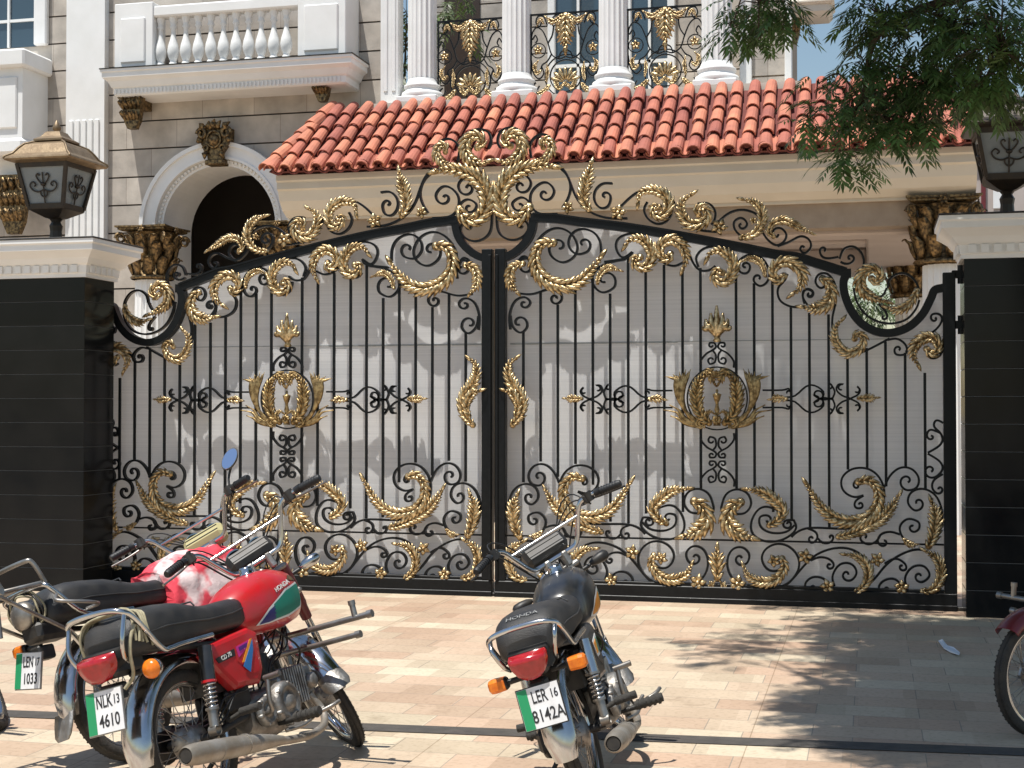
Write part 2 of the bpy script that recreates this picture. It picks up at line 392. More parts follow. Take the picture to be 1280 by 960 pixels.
# ================================================================== the gate
def g2(o, p):                      # a point of a 4x enlargement with corner o, on the gate's plane: (distance from the middle, height)
    q = at(o[0] + p[0] / 4, o[1] + p[1] / 4, 0.0)
    return (abs(q.x), q.z)
A_, B_, C_, D_, E_, F_, G_, H_ = (700, 180), (400, 160), (960, 220), (680, 380), (960, 400), (680, 560), (960, 560), (400, 560)
I_ = (400, 380)
def spiral(c, p, turns, n=22, end=.16):
    dx, dy = p[0] - c[0], p[1] - c[1]; r = math.hypot(dx, dy); a = math.atan2(dy, dx)
    return [(c[0] + r * (1 - (1 - end) * (k / n) ** .85) * math.cos(a + 2 * PI * turns * k / n), c[1] + r * (1 - (1 - end) * (k / n) ** .85) * math.sin(a + 2 * PI * turns * k / n)) for k in range(1, n + 1)]
def scroll_path(o, pts, end=None, start=None):
    ps = list(pts)
    if start: ps = [q for q in spiral(start[:2], ps[0], start[2])][::-1] + ps
    if end: ps = ps + spiral(end[:2], ps[-1], end[2])
    sm = catmull([(x, y, 0) for x, y in ps], 6)
    rs_ = [sm[0]]; acc = 0                            # even spacing, then a light smoothing of the bends
    for i in range(1, len(sm)):
        acc += (sm[i] - sm[i - 1]).length
        if acc >= 5.5: rs_.append(sm[i]); acc = 0
    if (rs_[-1] - sm[-1]).length > .5: rs_.append(sm[-1])
    for _ in range(5): rs_ = [rs_[0]] + [(rs_[i - 1] + rs_[i] * 2 + rs_[i + 1]) / 4 for i in range(1, len(rs_) - 1)] + [rs_[-1]]
    return [g2(o, (q.x, q.y)) for q in rs_]
# black wrought iron scrolls: (corner, points, end spiral (cx, cy, turns; + is clockwise on the picture), start spiral)
SCR = [
 # crown above the rail
 (B_, [(880, 320), (905, 245), (960, 190), (1010, 130), (1030, 70), (1000, 15), (945, -2), (895, 18), (880, 70), (895, 100)], None, None),
 (B_, [(1050, 150), (1042, 80), (1085, 35), (1135, 38), (1165, 85), (1150, 115)], None, None),
 (B_, [(925, 240), (1000, 225), (1048, 265), (1040, 305)], (1000, 290, .95), None),
 (B_, [(1052, 410), (1040, 370), (1000, 345), (955, 372)], (992, 388, -.9), None),
 (B_, [(1180, 430), (1090, 430), (1050, 390), (1046, 330), (1085, 283), (1130, 272), (1165, 310), (1155, 345)], (1118, 330, .9), None),
 (B_, [(1175, 190), (1225, 230), (1247, 290), (1235, 350), (1205, 400)], None, None),
 (A_, [(-20, 95), (20, 140), (45, 195), (70, 260), (105, 310), (165, 352), (240, 372), (330, 372)], None, None),
 (B_, [(877, 425), (882, 510), (915, 550), (965, 562), (1015, 540), (1038, 500), (1025, 468)], (1000, 488, -.9), None),
 (A_, [(255, 198), (205, 198), (168, 235), (165, 285), (195, 322), (235, 312), (248, 270)], (218, 262, -.8), None),
 (A_, [(290, 320), (350, 262), (410, 228), (480, 225), (535, 260), (556, 325), (535, 380), (485, 402), (435, 378), (412, 330), (430, 290)], None, None),
 (A_, [(555, 275), (582, 330), (620, 392), (690, 432), (790, 440)], None, None),
 (A_, [(680, 300), (735, 296), (770, 335), (765, 385), (750, 405)], None, None),
 (A_, [(780, 395), (830, 350), (885, 330), (940, 335), (985, 360), (1003, 410), (980, 455), (920, 472), (870, 435), (862, 390), (900, 368), (930, 395)], (900, 405, .8), None),
 (A_, [(1000, 425), (1022, 470), (1070, 508), (1110, 492), (1126, 455), (1105, 425)], (1078, 452, -.9), None),
 (A_, [(1080, 512), (1140, 490), (1195, 460), (1238, 478), (1248, 515), (1225, 545)], (1210, 520, .8), None),
 (C_, [(345, 405), (305, 412), (265, 408), (250, 380)], (272, 372, .85), None),
 (C_, [(350, 415), (370, 365), (420, 352), (460, 385), (472, 430), (462, 470)], None, None),
 (C_, [(355, 430), (375, 440), (405, 440), (425, 415)], (402, 412, -.9), None),
 # inside the right hand notch
 (C_, [(585, 560), (565, 600), (515, 615), (455, 590), (430, 540), (450, 480), (510, 452), (560, 470), (585, 520)], None, None),
 (C_, [(590, 560), (600, 515), (650, 485), (705, 500), (745, 555), (735, 610), (690, 655)], None, None),
 (C_, [(420, 560), (432, 620), (475, 690), (545, 730), (620, 738), (690, 715), (735, 660), (748, 620)], None, None),
 (C_, [(545, 640), (575, 670), (590, 700)], (570, 705, .9), None),
 # under the rail
 (B_, [(1052, 745), (1060, 690), (1040, 655), (1005, 655)], (1030, 695, -.9), None),
 (B_, [(365, 665), (368, 600), (400, 550), (460, 530), (508, 558), (518, 612), (480, 655), (430, 645)], (448, 605, .8), None),
 (B_, [(695, 690), (685, 610), (640, 545), (575, 518), (510, 545), (474, 610), (490, 665), (545, 692), (598, 660), (612, 620)], (562, 612, -.8), None),
 (B_, [(700, 690), (720, 650), (745, 650), (760, 680)], None, None),
 (B_, [(770, 830), (690, 840), (610, 815), (560, 832), (548, 870), (570, 892)], (580, 862, -.9), None),
 (I_, [(800, 130), (805, 60), (780, -10), (730, -30), (700, -5)], (732, 2, -.9), None),
 (I_, [(800, 60), (790, 115), (750, 150), (718, 125)], (757, 100, .9), None),
 (B_, [(252, 690), (340, 705), (398, 745), (405, 800), (360, 847), (305, 825)], (347, 785, .9), None),
 (A_, [(215, 590), (340, 570), (355, 540)], None, None),
 (A_, [(355, 540), (305, 572), (272, 520), (285, 472), (345, 448), (415, 465), (468, 540), (448, 605), (395, 638), (360, 610)], None, None),
 (A_, [(612, 590), (565, 612), (505, 592), (478, 540), (505, 488), (560, 472), (622, 512), (655, 590), (690, 632), (740, 632), (770, 610)], None, None),
 (A_, [(685, 615), (672, 565), (715, 520), (780, 512)], None, None),
 (A_, [(872, 560), (880, 610), (862, 672), (815, 712), (765, 690), (752, 640)], None, None),
 (A_, [(878, 630), (888, 582), (940, 553), (1000, 568), (1040, 630), (1030, 690), (992, 712), (962, 690)], (985, 672, .8), None),
 (A_, [(885, 600), (890, 640), (930, 648), (945, 615)], (918, 612, -.9), None),
 (A_, [(1048, 640), (1055, 690), (1110, 690), (1130, 650)], None, None),
 (A_, [(1110, 690), (1080, 725), (1092, 785), (1150, 815), (1205, 815)], None, None),
 (A_, [(1215, 800), (1205, 755), (1225, 722), (1258, 735)], (1238, 752, .9), None),
 (C_, [(330, 600), (328, 540), (290, 488), (245, 492), (228, 530), (250, 562)], (262, 530, -.8), None),
 (C_, [(190, 645), (165, 605), (175, 565), (215, 575)], (198, 590, .9), None),
 (C_, [(330, 640), (312, 720), (322, 800), (355, 865), (400, 890), (455, 885), (530, 850), (600, 812)], None, None),
 (C_, [(590, 820), (640, 813), (685, 850), (680, 892), (635, 895)], (645, 868, .9), None),
 (C_, [(680, 880), (740, 812), (805, 803), (858, 845), (856, 895), (815, 915), (790, 900)], None, None),
 (C_, [(760, 808), (825, 775), (862, 725), (852, 690), (812, 690)], (826, 712, -.9), None),
 # beside the hinge stile
 (E_, [(868, 515), (832, 498), (820, 532), (850, 560), (866, 595), (848, 630), (790, 664)], None, None),
 (E_, [(852, 565), (800, 545), (785, 575)], (808, 582, -.9), None),
 (E_, [(790, 668), (850, 705), (866, 745), (840, 778)], (805, 752, 1.1), None),
 (E_, [(866, 770), (820, 800), (812, 840), (835, 868)], (848, 845, -.9), None),
]
# scrolls of the lower part, repeated on both sides of each leaf's own middle
SCRB = [
 (G_, [(470, 385), (545, 330), (572, 260), (570, 190), (535, 130), (480, 100), (410, 105), (360, 150), (366, 212), (420, 246), (470, 236)], None, None),
 (G_, [(470, 238), (428, 265), (428, 300), (462, 300)], (450, 282, -.7), None),
 (G_, [(470, 160), (440, 152), (418, 180)], (438, 188, -.8), None),
 (G_, [(574, 195), (600, 140), (650, 98), (710, 103), (747, 150), (735, 200), (690, 212)], (688, 165, .95), None),
 (G_, [(800, 485), (850, 410), (864, 320), (830, 235), (765, 202), (705, 222), (690, 275), (722, 312)], (740, 275, -.9), None),
 (G_, [(728, 492), (670, 455), (648, 395), (690, 352), (745, 368)], (716, 395, .95), None),
 (G_, [(652, 432), (605, 418), (560, 428), (540, 455)], (572, 468, -.85), None),
 (G_, [(552, 440), (530, 470), (490, 482), (455, 462)], (476, 445, .85), None),
 (G_, [(470, 385), (410, 402), (320, 402), (200, 398), (140, 418), (110, 445)], None, None),
 (G_, [(190, 402), (232, 420), (240, 455), (212, 476)], (212, 452, .8), None),
 (G_, [(238, 448), (268, 476), (310, 470), (322, 445)], (305, 446, -.8), None),
 (G_, [(120, 360), (75, 362), (68, 395), (95, 402)], (92, 378, -.8), None),
 (G_, [(120, 358), (135, 400), (100, 440), (40, 466), (-30, 465), (-85, 430), (-92, 370), (-60, 310), (-15, 292), (40, 310)], None, None),
 (F_, [(1245, 385), (1205, 420), (1130, 425), (1075, 395), (1070, 345), (1105, 335)], (1110, 362, .8), None),
 (F_, [(878, 300), (900, 232), (955, 205), (1010, 225), (1030, 280), (1000, 325), (955, 330)], None, None),
 (F_, [(878, 300), (885, 330), (905, 355)], None, None),
 # the lower band
 (F_, [(1100, 708), (1200, 690), (1265, 610), (1262, 540), (1215, 490), (1155, 478), (1100, 505), (1080, 555), (1110, 608), (1160, 615), (1180, 595)], None, None),
 (F_, [(970, 690), (920, 630), (908, 560), (935, 505), (985, 495), (1020, 530), (1012, 572)], (975, 552, .9), None),
 (F_, [(1000, 690), (1050, 708), (1100, 708)], None, None),
 (G_, [(0, 710), (90, 680), (155, 608), (215, 545), (290, 508), (370, 498), (440, 520), (498, 580), (503, 650), (450, 715), (400, 730)], None, None),
 (G_, [(205, 562), (250, 545), (300, 555), (326, 588), (305, 606)], (300, 586, .8), None),
 (G_, [(325, 690), (313, 640), (350, 580), (410, 578), (437, 622), (415, 658)], (388, 632, .9), None),
 (G_, [(300, 690), (268, 650), (212, 645), (176, 680), (190, 718)], (212, 698, -.85), None),
 (G_, [(450, 715), (520, 660), (585, 580), (660, 530), (740, 505), (810, 528), (858, 590), (855, 670), (800, 732), (720, 737)], None, None),
 (G_, [(575, 578), (630, 550), (680, 580), (685, 605)], (662, 592, .8), None),
 (G_, [(690, 700), (675, 650), (710, 595), (770, 588), (802, 632), (780, 662)], (750, 640, .9), None),
 (G_, [(660, 690), (630, 655), (580, 657), (545, 690), (555, 725)], (580, 706, -.85), None),
]
# gold leaves: (corner, spine from tip to curl, width, relative size of the inner lobes)
GLD = [
 (B_, [(1170, 198), (1100, 195), (1030, 208), (965, 240), (915, 300), (900, 360), (915, 420), (960, 455), (1005, 445), (1040, 400)], 66, .7),
 (B_, [(890, 165), (930, 172), (985, 140), (1005, 85), (980, 40), (940, 42), (925, 75), (948, 92)], 50, .6),
 (B_, [(1070, 165), (1120, 155), (1150, 112), (1142, 72), (1110, 72), (1112, 100)], 38, .6),
 (A_, [(155, 92), (142, 150), (122, 215), (115, 280), (140, 330)], 48, 1.0),
 (A_, [(385, 305), (400, 252), (460, 238), (520, 268), (532, 320), (508, 358), (470, 352), (465, 322), (490, 318)], 48, .5),
 (A_, [(660, 250), (612, 290), (608, 345), (640, 395), (695, 398), (730, 362), (712, 325), (682, 332), (688, 355)], 50, .5),
 (A_, [(900, 278), (960, 298), (998, 345), (998, 400), (960, 452), (900, 470)], 42, .55),
 (A_, [(1255, 450), (1190, 422), (1120, 388), (1062, 400), (1040, 440), (1062, 465)], 34, .7),
 (C_, [(595, 632), (520, 605), (465, 560), (465, 500), (515, 470), (550, 500), (530, 530), (510, 515)], 52, .5),
 (C_, [(580, 655), (640, 665), (700, 632), (735, 575)], 44, .5),
 (B_, [(985, 825), (950, 775), (958, 705), (1010, 680)], 40, .8),
 (B_, [(358, 665), (400, 720), (460, 780), (530, 800), (610, 775), (660, 720), (670, 650), (640, 600), (590, 592)], 58, .55),
 (B_, [(272, 745), (330, 728), (368, 760), (380, 800)], 24, .9),
 (A_, [(320, 515), (350, 482), (408, 488), (450, 550), (430, 608), (388, 612), (368, 582), (395, 568)], 50, .5),
 (A_, [(605, 632), (622, 580), (602, 515), (552, 488), (502, 515), (505, 562), (540, 575), (545, 550)], 50, .5),
 (A_, [(728, 580), (748, 550), (800, 542), (853, 592), (848, 650), (812, 690), (772, 672), (778, 640), (805, 645)], 50, .5),
 (A_, [(900, 590), (950, 575), (1000, 602), (1020, 660)], 26, .9),
 (A_, [(1150, 755), (1190, 720), (1200, 652), (1150, 602), (1092, 602), (1062, 642), (1082, 680), (1112, 662)], 52, .5),
 (C_, [(160, 655), (225, 662), (285, 640), (308, 590), (295, 540), (265, 515)], 54, .8),
 (C_, [(368, 715), (330, 765), (338, 830), (390, 880), (448, 860), (468, 812), (438, 792), (425, 815)], 44, .5),
 (C_, [(745, 950), (718, 885), (755, 825), (815, 815), (842, 858), (812, 890), (785, 865)], 48, .6),
]
GLDB = [
 (G_, [(180, 172), (215, 222), (262, 292), (330, 345), (410, 362), (488, 342), (535, 285), (540, 215), (500, 165), (445, 168)], 56, .6),
 (G_, [(805, 258), (830, 330), (825, 410), (795, 490)], 50, 1.0),
 (F_, [(1042, 450), (975, 425), (915, 370), (928, 300), (975, 270)], 62, .9),
 (F_, [(1000, 205), (1085, 222), (1150, 268), (1185, 310), (1162, 358), (1120, 385)], 44, .8),
 (F_, [(990, 585), (1020, 640), (1090, 668), (1155, 650), (1195, 595), (1185, 550)], 42, .8),
 (G_, [(372, 530), (440, 545), (488, 600), (482, 670), (430, 720)], 42, .7),
 (G_, [(770, 508), (835, 555), (855, 625), (825, 695), (765, 715)], 44, .7),
 (G_, [(735, 480), (700, 478), (670, 455)], 26, .9),
 (G_, [(652, 225), (605, 298), (560, 348), (490, 390), (420, 422), (345, 442)], 46, 1.0),
]
# small gold florets: (corner, x, y, radius)
FLO = [(A_, 285, 345, 44), (A_, 790, 415, 44), (A_, 35, 320, 34), (A_, 960, 385, 20)]
FLOB = [(G_, 178, 540, 42), (G_, 538, 555, 40), (F_, 1145, 562, 34), (G_, 290, 690, 40), (G_, 660, 695, 40), (F_, 960, 675, 44)]

def acanthus(mb, pts, w, inner, y=-.012):
    """a cast leaf: a domed body along the spine with flowing strands that curl off its edges"""
    w *= 1.5
    path = catmull([(x, z, 0) for x, z in pts], 8); L = len(path)
    cum = [0]
    for i in range(1, L): cum.append(cum[-1] + (path[i] - path[i - 1]).length)
    tot = cum[-1]; turn = 0
    for i in range(1, L - 1):
        a = path[i] - path[i - 1]; b = path[i + 1] - path[i]; turn += a.x * b.y - a.y * b.x
    out = -1 if turn > 0 else 1                      # side of the convex edge (left of travel = +1)
    prof = lambda s: (.30 + .70 * math.sin(min(1, max(0, s) / .5) * PI / 2)) * (1 - .38 * max(0, (s - .6) / .4))
    def P(s):
        if s < 0:
            t = (path[1] - path[0]).normalized(); return path[0] + t * (s * tot), t
        d = min(s, 1) * tot
        for i in range(1, L):
            if cum[i] >= d - 1e-9:
                k = (d - cum[i - 1]) / max(1e-9, cum[i] - cum[i - 1]); return path[i - 1].lerp(path[i], k), (path[i] - path[i - 1]).normalized()
        return path[-1], (path[-1] - path[-2]).normalized()
    n = max(10, int(tot / (w * .16))); secs = []
    for i in range(n + 1):                           # body
        s = i / n; p, t = P(s); nv = Vector((-t.y, t.x, 0)) * out; f = prof(s); wo, wi = w * .26 * f, -w * (.08 + .12 * inner) * f; sec = []
        for u, d in ((wi, .004), (wi * .55, -.012), (0, -.022), (wo * .5, -.016), (wo, .002), (wo * .4, .008), (wi * .5, .008)):
            q = p + nv * u; sec.append((q.x, y + d * min(1.2, w / .09) * (f if d < 0 else 1), q.y))
        secs.append([Vector(q) for q in sec])
    mb.loft(secs)
    p, t = P(1); mb.lathe([(0, .022), (w * .16, .016), (w * .25, 0), (w * .2, -.012)], 10, Matrix.Translation((p.x, y - .006, p.y)) @ Matrix.Rotation(PI / 2, 4, 'X'))
    for side in (out, -out):
        o_ = 1.0 if side == out else inner
        step = w * (.28 if side == out else .34); K = max(4, int(tot / step)); Ls = w * .88 / tot
        for k in range(K):
            s = .03 + (.97 + Ls * .3) * (k + (.3 if side == out else .75)) / K
            f = prof(s - Ls * .5); wob = 1 + .10 * math.sin(k * 2.3)
            q = []
            for j in range(6):
                u = j / 5; p, t = P(s - Ls * f * u * (1 - .12 * u)); nv = Vector((-t.y, t.x, 0)) * side
                off = w * f * (.05 + (.46 * o_ * wob) * u ** 1.2 + .05 * o_ * max(0, u - .7) / .3)
                v = p + nv * off; q.append((v.x, y - .010 - .018 * math.sin(PI * (.15 + .75 * u)) * min(1.2, w / .09), v.y))
            h = w * .125 * (f * .7 + .3) * (.75 + .25 * o_)
            mb.petal(q, [h * .55, h * .95, h * 1.1, h * 1.05, h * .75, h * .12], (0, -1, 0), .008, .62)
    p, t = P(0); t = -t
    mb.petal([(p.x - t.x * w * .25, y - .012, p.y - t.y * w * .25), (p.x, y - .018, p.y), (p.x + t.x * w * .22, y - .012, p.y + t.y * w * .22), (p.x + t.x * w * .42, y - .002, p.y + t.y * w * .42)], [w * .10, w * .14, w * .11, w * .02], (0, -1, 0), .006, .6)
def floret(mb, x, z, r, y=-.018, n=5, seed=0):
    for k in range(n):
        a = 2 * PI * k / n + seed; d = (math.cos(a), math.sin(a)); e = (math.cos(a + .5), math.sin(a + .5))
        mb.petal([(x + d[0] * r * .12, y - .006, z + d[1] * r * .12), (x + d[0] * r * .55, y - .018, z + d[1] * r * .55), (x + d[0] * r * .7 + e[0] * r * .3, y - .004, z + d[1] * r * .7 + e[1] * r * .3)],
                 [r * .20, r * .36, r * .06], (0, -1, 0), .006, .55)
    mb.lathe([(0, .03), (r * .18, .024), (r * .26, .008), (r * .26, -.004)], 10, Matrix.Translation((x, y, z)) @ Matrix.Rotation(PI / 2, 4, 'X'))

XL = at(895, 500, 0).x; XR = abs(at(361.5, 500, 0).x); XA = (XL + XR) / 2        # middle of each leaf
PXM = g2((0, 0), (4 * 800, 0))[0]
ppm = lambda o: abs(g2(o, (100, 0))[0] - g2(o, (0, 0))[0]) / 100                   # metres per enlarged pixel
XO = at(1177, 500, 0).x; XO2 = at(1192, 500, 0).x                                   # outer stile
ZB0 = at(900, 756, 0).z; ZB1 = at(900, 733, 0).z                                    # bottom rail
ZM = at(900, 675, 0).z                                                              # thin mid bar
def rail_path():
    p = [g2((0, 0), (4 * 621, 4 * 323))]
    pts = [(B_, (905, 652)), (B_, (955, 632)), (B_, (1005, 592)), (B_, (1040, 545)), (B_, (1056, 500)), (B_, (1062, 452))]
    q = [g2(o, c) for o, c in pts]
    a = [g2(o, c) for o, c in [(B_, (1062, 452)), (B_, (1180, 458)), (A_, (110, 396)), (A_, (300, 418)), (A_, (500, 449)), (A_, (700, 484)), (A_, (900, 522)), (A_, (1100, 563)), (C_, (140, 412)), (C_, (260, 448)), (C_, (388, 488))]]
    b = [g2(o, c) for o, c in [(C_, (388, 488)), (C_, (370, 530)), (C_, (378, 600)), (C_, (412, 680)), (C_, (465, 742)), (C_, (540, 780)), (C_, (620, 783)), (C_, (700, 752)), (C_, (765, 690)), (C_, (805, 615)), (C_, (825, 572)), (C_, (868, 560))]]
    sm = lambda z: [(v.x, v.y) for v in catmull([(x, y, 0) for x, y in z], 5)]
    return q, sm(p + q), sm(a), sm(b)
_, RP1, RP2, RP3 = rail_path()
ZTOP = at(618, 316, 0).z; ZHT = at(1184, 341, 0).z
# upright bars: pixel x, top and bottom pixel y on the right hand leaf
BARS = [(652.5, 415, 603), (674, 365, 577), (695.5, 381, 596), (717.5, 359, 580), (739.3, 348, 606), (761, 367, 652), (783.5, 322, 654), (805.5, 338, 642),
        (828.5, 331, 615), (851.5, 339, 640), (874, 335, 612), (918.5, 346, 613), (941, 354, 609), (964, 349, 640), (987, 384, 650), (1010, 391, 660), (1034, 393, 661),
        (1057.5, 441, 587), (1081.5, 435, 586), (1105, 427, 608), (1129.5, 441, 585), (1154, 466, 612)]

def cross_scroll(o, cx, cy, s):    # pair of facing C scrolls with curled ends, as above and below the medallion
    return None
def make_leaf(mirror, label):
    root = empty('gate_leaf', ((-.012 if mirror else .012), 0, 0))
    tag(root, label, 'gate', 'leaves of the ornate iron gate')
    def put(mb, name, m_): return mb.build(name, m_, root, mirror)
    # frame
    fr = MB()
    fr.ribbon(RP1, .062, -.035, .035); fr.ribbon(RP2, .062, -.036, .036); fr.ribbon(RP3, .062, -.037, .037)
    rx, rz = RP2[0]; fr.box(rx - .02, rx + .045, -.038, .038, rz - .02, rz + .038)
    rx, rz = RP2[-1]; fr.box(rx - .035, rx + .03, -.038, .038, rz - .035, rz + .035)
    # a half round cap along the top of the arched rail
    fr.ribbon([(x, z + .036) for x, z in RP2], .014, -.045, .045)
    put(fr, 'top_rail', 'iron')
    st = MB(); st.bbox(0, .088, -.04, .04, ZB1 - .0, ZTOP + .03, .005); st.bbox(.006, .03, -.052, -.0405, ZB1, ZTOP - .02, .003); put(st, 'meeting_stile', 'iron')
    hs = MB(); hs.bbox(XO, XO2 + .005, -.04, .04, ZB1, ZHT, .005); put(hs, 'hinge_stile', 'iron')
    br = MB(); br.bbox(0, XO2 + .005, -.042, .042, ZB0, ZB1 - .001, .006); br.bbox(.0, XO2 + .005, -.055, -.0425, ZB0, ZB0 + .055, .004); br.bbox(.09, XO - .002, -.03, .03, ZB1, ZB1 + .022, .003); put(br, 'bottom_rail', 'iron')
    mb_ = MB(); mb_.box(.089, XO - .001, -.008, .008, ZM - .007, ZM + .007); put(mb_, 'mid_bar', 'iron')
    # bars
    for px, y0, y1 in BARS:
        b = MB(); x = at(px, 480, 0).x; b.bbox(x - .0105, x + .0105, -.0105, .0105, at(px, y1, 0).z, at(px, y0, 0).z, .002); put(b, 'bar', 'iron')
    # scrolls
    for k, (o, pts, e, s_) in enumerate(SCR):
        d = .0003 * (k % 9)
        mb = MB(); mb.ribbon(scroll_path(o, pts, e, s_), .0165, -.018 - d, .018 + d); put(mb, 'scroll', 'iron')
    sb = MB()
    def fl(p, side):                # mirror about the leaf's own middle
        return [((x if side > 0 else 2 * XA - x), z) for x, z in p]
    for side in (1, -1):
        for k, (o, pts, e, s_) in enumerate(SCRB):
            d = .0003 * (k % 9)
            mb = MB(); mb.ribbon(fl(scroll_path(o, pts, e, s_), side), .0165, -.0175 - d, .0175 + d); put(mb, 'scroll', 'iron')
    for o, pts, w, inner in GLD:
        mb = MB(); acanthus(mb, [g2(o, p) for p in pts], w * ppm(o), inner); put(mb, 'gold_leaf', 'gold')
    for side in (1, -1):
        for o, pts, w, inner in GLDB:
            mb = MB(); acanthus(mb, fl([g2(o, p) for p in pts], side), w * ppm(o), inner); put(mb, 'gold_leaf', 'gold')
    for k, (o, x, y, r) in enumerate(FLO):
        mb = MB(); q = g2(o, (x, y)); floret(mb, q[0], q[1], r * ppm(o), seed=k); put(mb, 'gold_floret', 'gold')
    for side in (1, -1):
        for k, (o, x, y, r) in enumerate(FLOB):
            mb = MB(); q = fl([g2(o, (x, y))], side)[0]; floret(mb, q[0], q[1], r * ppm(o), seed=k); put(mb, 'gold_floret', 'gold')
    # pierced gold leaf grip on the meeting stile
    mb = MB()
    acanthus(mb, [g2(I_, p) for p in [(985, 270), (950, 300), (945, 360), (975, 420), (1010, 470), (1010, 540), (965, 605)]], .075, .9, -.05)
    acanthus(mb, [g2(I_, p) for p in [(920, 432), (960, 450), (990, 500), (985, 560)]], .07, .6, -.055)
    put(mb, 'gold_pull', 'gold')
    # central gold drop of the lower band
    mb = MB(); acanthus(mb, [(XA, g2(F_, (0, 478))[1]), (XA, g2(F_, (0, 550))[1]), (XA, g2(F_, (0, 625))[1])], .085, 1.0)
    for sgn in (1, -1): acanthus(mb, [(XA + sgn * .02, g2(F_, (0, 640))[1]), (XA + sgn * .045, g2(F_, (0, 665))[1]), (XA + sgn * .02, g2(F_, (0, 695))[1])], .04, .6)
    put(mb, 'gold_drop', 'gold')
    # medallion: ring, wreath, wings, urn, ribbon
    q = at(895, 498, 0); zc = q.z; k = 1 / 177 / 8                    # 8x enlargement pixels
    k = abs(at(905, 500, 0).x - at(895, 500, 0).x) / 80
    O = (600, 625)
    c2 = lambda x, y: (XA + (x - O[0]) * k, zc - (y - O[1]) * k)
    md = MB(); ring = [(XA + 300 * k * math.cos(a), zc + 315 * k * math.sin(a)) for a in [2 * PI * i / 48 for i in range(48)]]
    md.ribbon(ring, .011, -.02, .012, True); put(md, 'medallion_ring', 'iron')
    for sgn in (1, -1):
        w_ = MB()
        pts = [c2(600 + sgn * p[0], p[1]) for p in [(30, 330), (110, 345), (190, 410), (235, 520), (245, 640), (215, 760), (150, 850), (60, 880)]]
        w_.tube([(x, -.022, z) for x, z in [(v.x, v.y) for v in catmull([(a, b, 0) for a, b in pts], 5)]], .008, 6)
        pts2 = [c2(600 + sgn * p[0], p[1]) for p in [(60, 350), (130, 440), (150, 560), (150, 680), (120, 770), (60, 860)]]
        w_.tube([(v.x, -.02, v.y) for v in catmull([(a, b, 0) for a, b in pts2], 5)], .006, 6)
        acanthus(w_, [c2(600 + sgn * p[0], p[1]) for p in [(110, 370), (175, 450), (198, 560), (195, 680), (160, 790), (80, 870)]], .078, .9, -.02)
        put(w_, 'wreath', 'gold_dull')
        wg = MB()
        for j in range(9):          # tall feathered wing beside the ring
            t = j / 8; top = (262 + 262 * t ** 1.2, 318 + 95 * abs(t - .12) ** 1.1 + (30 if j % 2 else 0))
            path = [(150 + 40 * t, 908 - 14 * j * .5), (255 + 50 * t, 840 - 10 * j), (318 + 70 * t, 740 - 14 * j), (342 + 75 * t, 620 - 14 * j), (325 + 88 * t, 500 - 8 * j), (295 + 150 * t, 420), top]
            pp = catmull([(*c2(600 + sgn * p[0], p[1]), 0) for p in path], 3)
            wg.petal([(v.x, -.018 - .014 * math.sin(PI * i / (len(pp) - 1)) - .0015 * (j % 3), v.y) for i, v in enumerate(pp)], [.016 * (.5 + .5 * math.sin(PI * i / (len(pp) - 1))) * min(1, 7 * (1 - i / (len(pp) - 1)) + .12) for i in range(len(pp))], (0, -1, 0), .006, .7)
        for path in ([(200, 890), (330, 850), (400, 770), (540, 742)], [(180, 900), (320, 830), (380, 745), (480, 690)], [(150, 915), (300, 880), (390, 830), (470, 800)]):
            pp = catmull([(*c2(600 + sgn * p[0], p[1]), 0) for p in path], 4)
            wg.petal([(v.x, -.02, v.y) for v in pp], [.005 + .014 * math.sin(PI * min(1, .2 + i / (len(pp) - 1))) for i in range(len(pp))], (0, -1, 0), .006, .7)
        put(wg, 'gold_wing', 'gold_dull')
    u = MB(); c = lambda y: zc - (y - O[1]) * k
    u.lathe([(.004, c(530)), (.012, c(545)), (.008, c(570)), (.036, c(585)), (.032, c(600)), (.024, c(640)), (.014, c(665)), (.012, c(690)), (.022, c(740)), (.01, c(790)), (.02, c(830)), (.03, c(900))], 12, Matrix.Translation((XA, -.02, 0)))
    for sgn in (1, -1): acanthus(u, [c2(600 + sgn * a, b) for a, b in [(20, 780), (70, 760), (110, 800), (160, 830), (190, 880), (150, 910), (120, 880)]], .04, .6, -.025)
    floret(u, XA, c(840), .045, -.035, 8); put(u, 'gold_urn', 'gold_dull')
    rb = MB(); floret(rb, XA, c(385), .038, -.035, 8)
    for sgn in (1, -1):
        acanthus(rb, [c2(600 + sgn * a, b) for a, b in [(20, 480), (50, 430), (70, 390), (100, 370)]], .05, .8, -.028)
        acanthus(rb, [c2(600 + sgn * a, b) for a, b in [(120, 400), (80, 360), (30, 365)]], .045, .6, -.026)
    put(rb, 'gold_ribbon', 'gold_dull')
    # palmette above, small scroll pairs above and below
    o = D_; k4 = ppm(o); c4 = lambda x, y: (XA + (x - 863) * k4, g2(o, (863, y))[1])
    fn = MB()
    for j, (dx, y1) in enumerate([(0, 8), (-26, 45), (26, 45), (-48, 75), (48, 75), (-60, 110), (60, 110)]):
        p = [c4(863, 160), c4(863 + dx * .55, 120), c4(863 + dx * .95, (120 + y1) / 2 + 8), c4(863 + dx * (1.1 if dx else 1), y1)]
        pp = catmull([(*q_, 0) for q_ in p], 3); fn.petal([(v.x, -.02 - .008 * math.sin(PI * i / 9), v.y) for i, v in enumerate(pp)], [.006 + .024 * math.sin(PI * min(1, .18 + .78 * i / 9)) for i in range(len(pp))], (0, -1, 0), .006, .7)
    zz = lambda y: c4(0, y)[1]
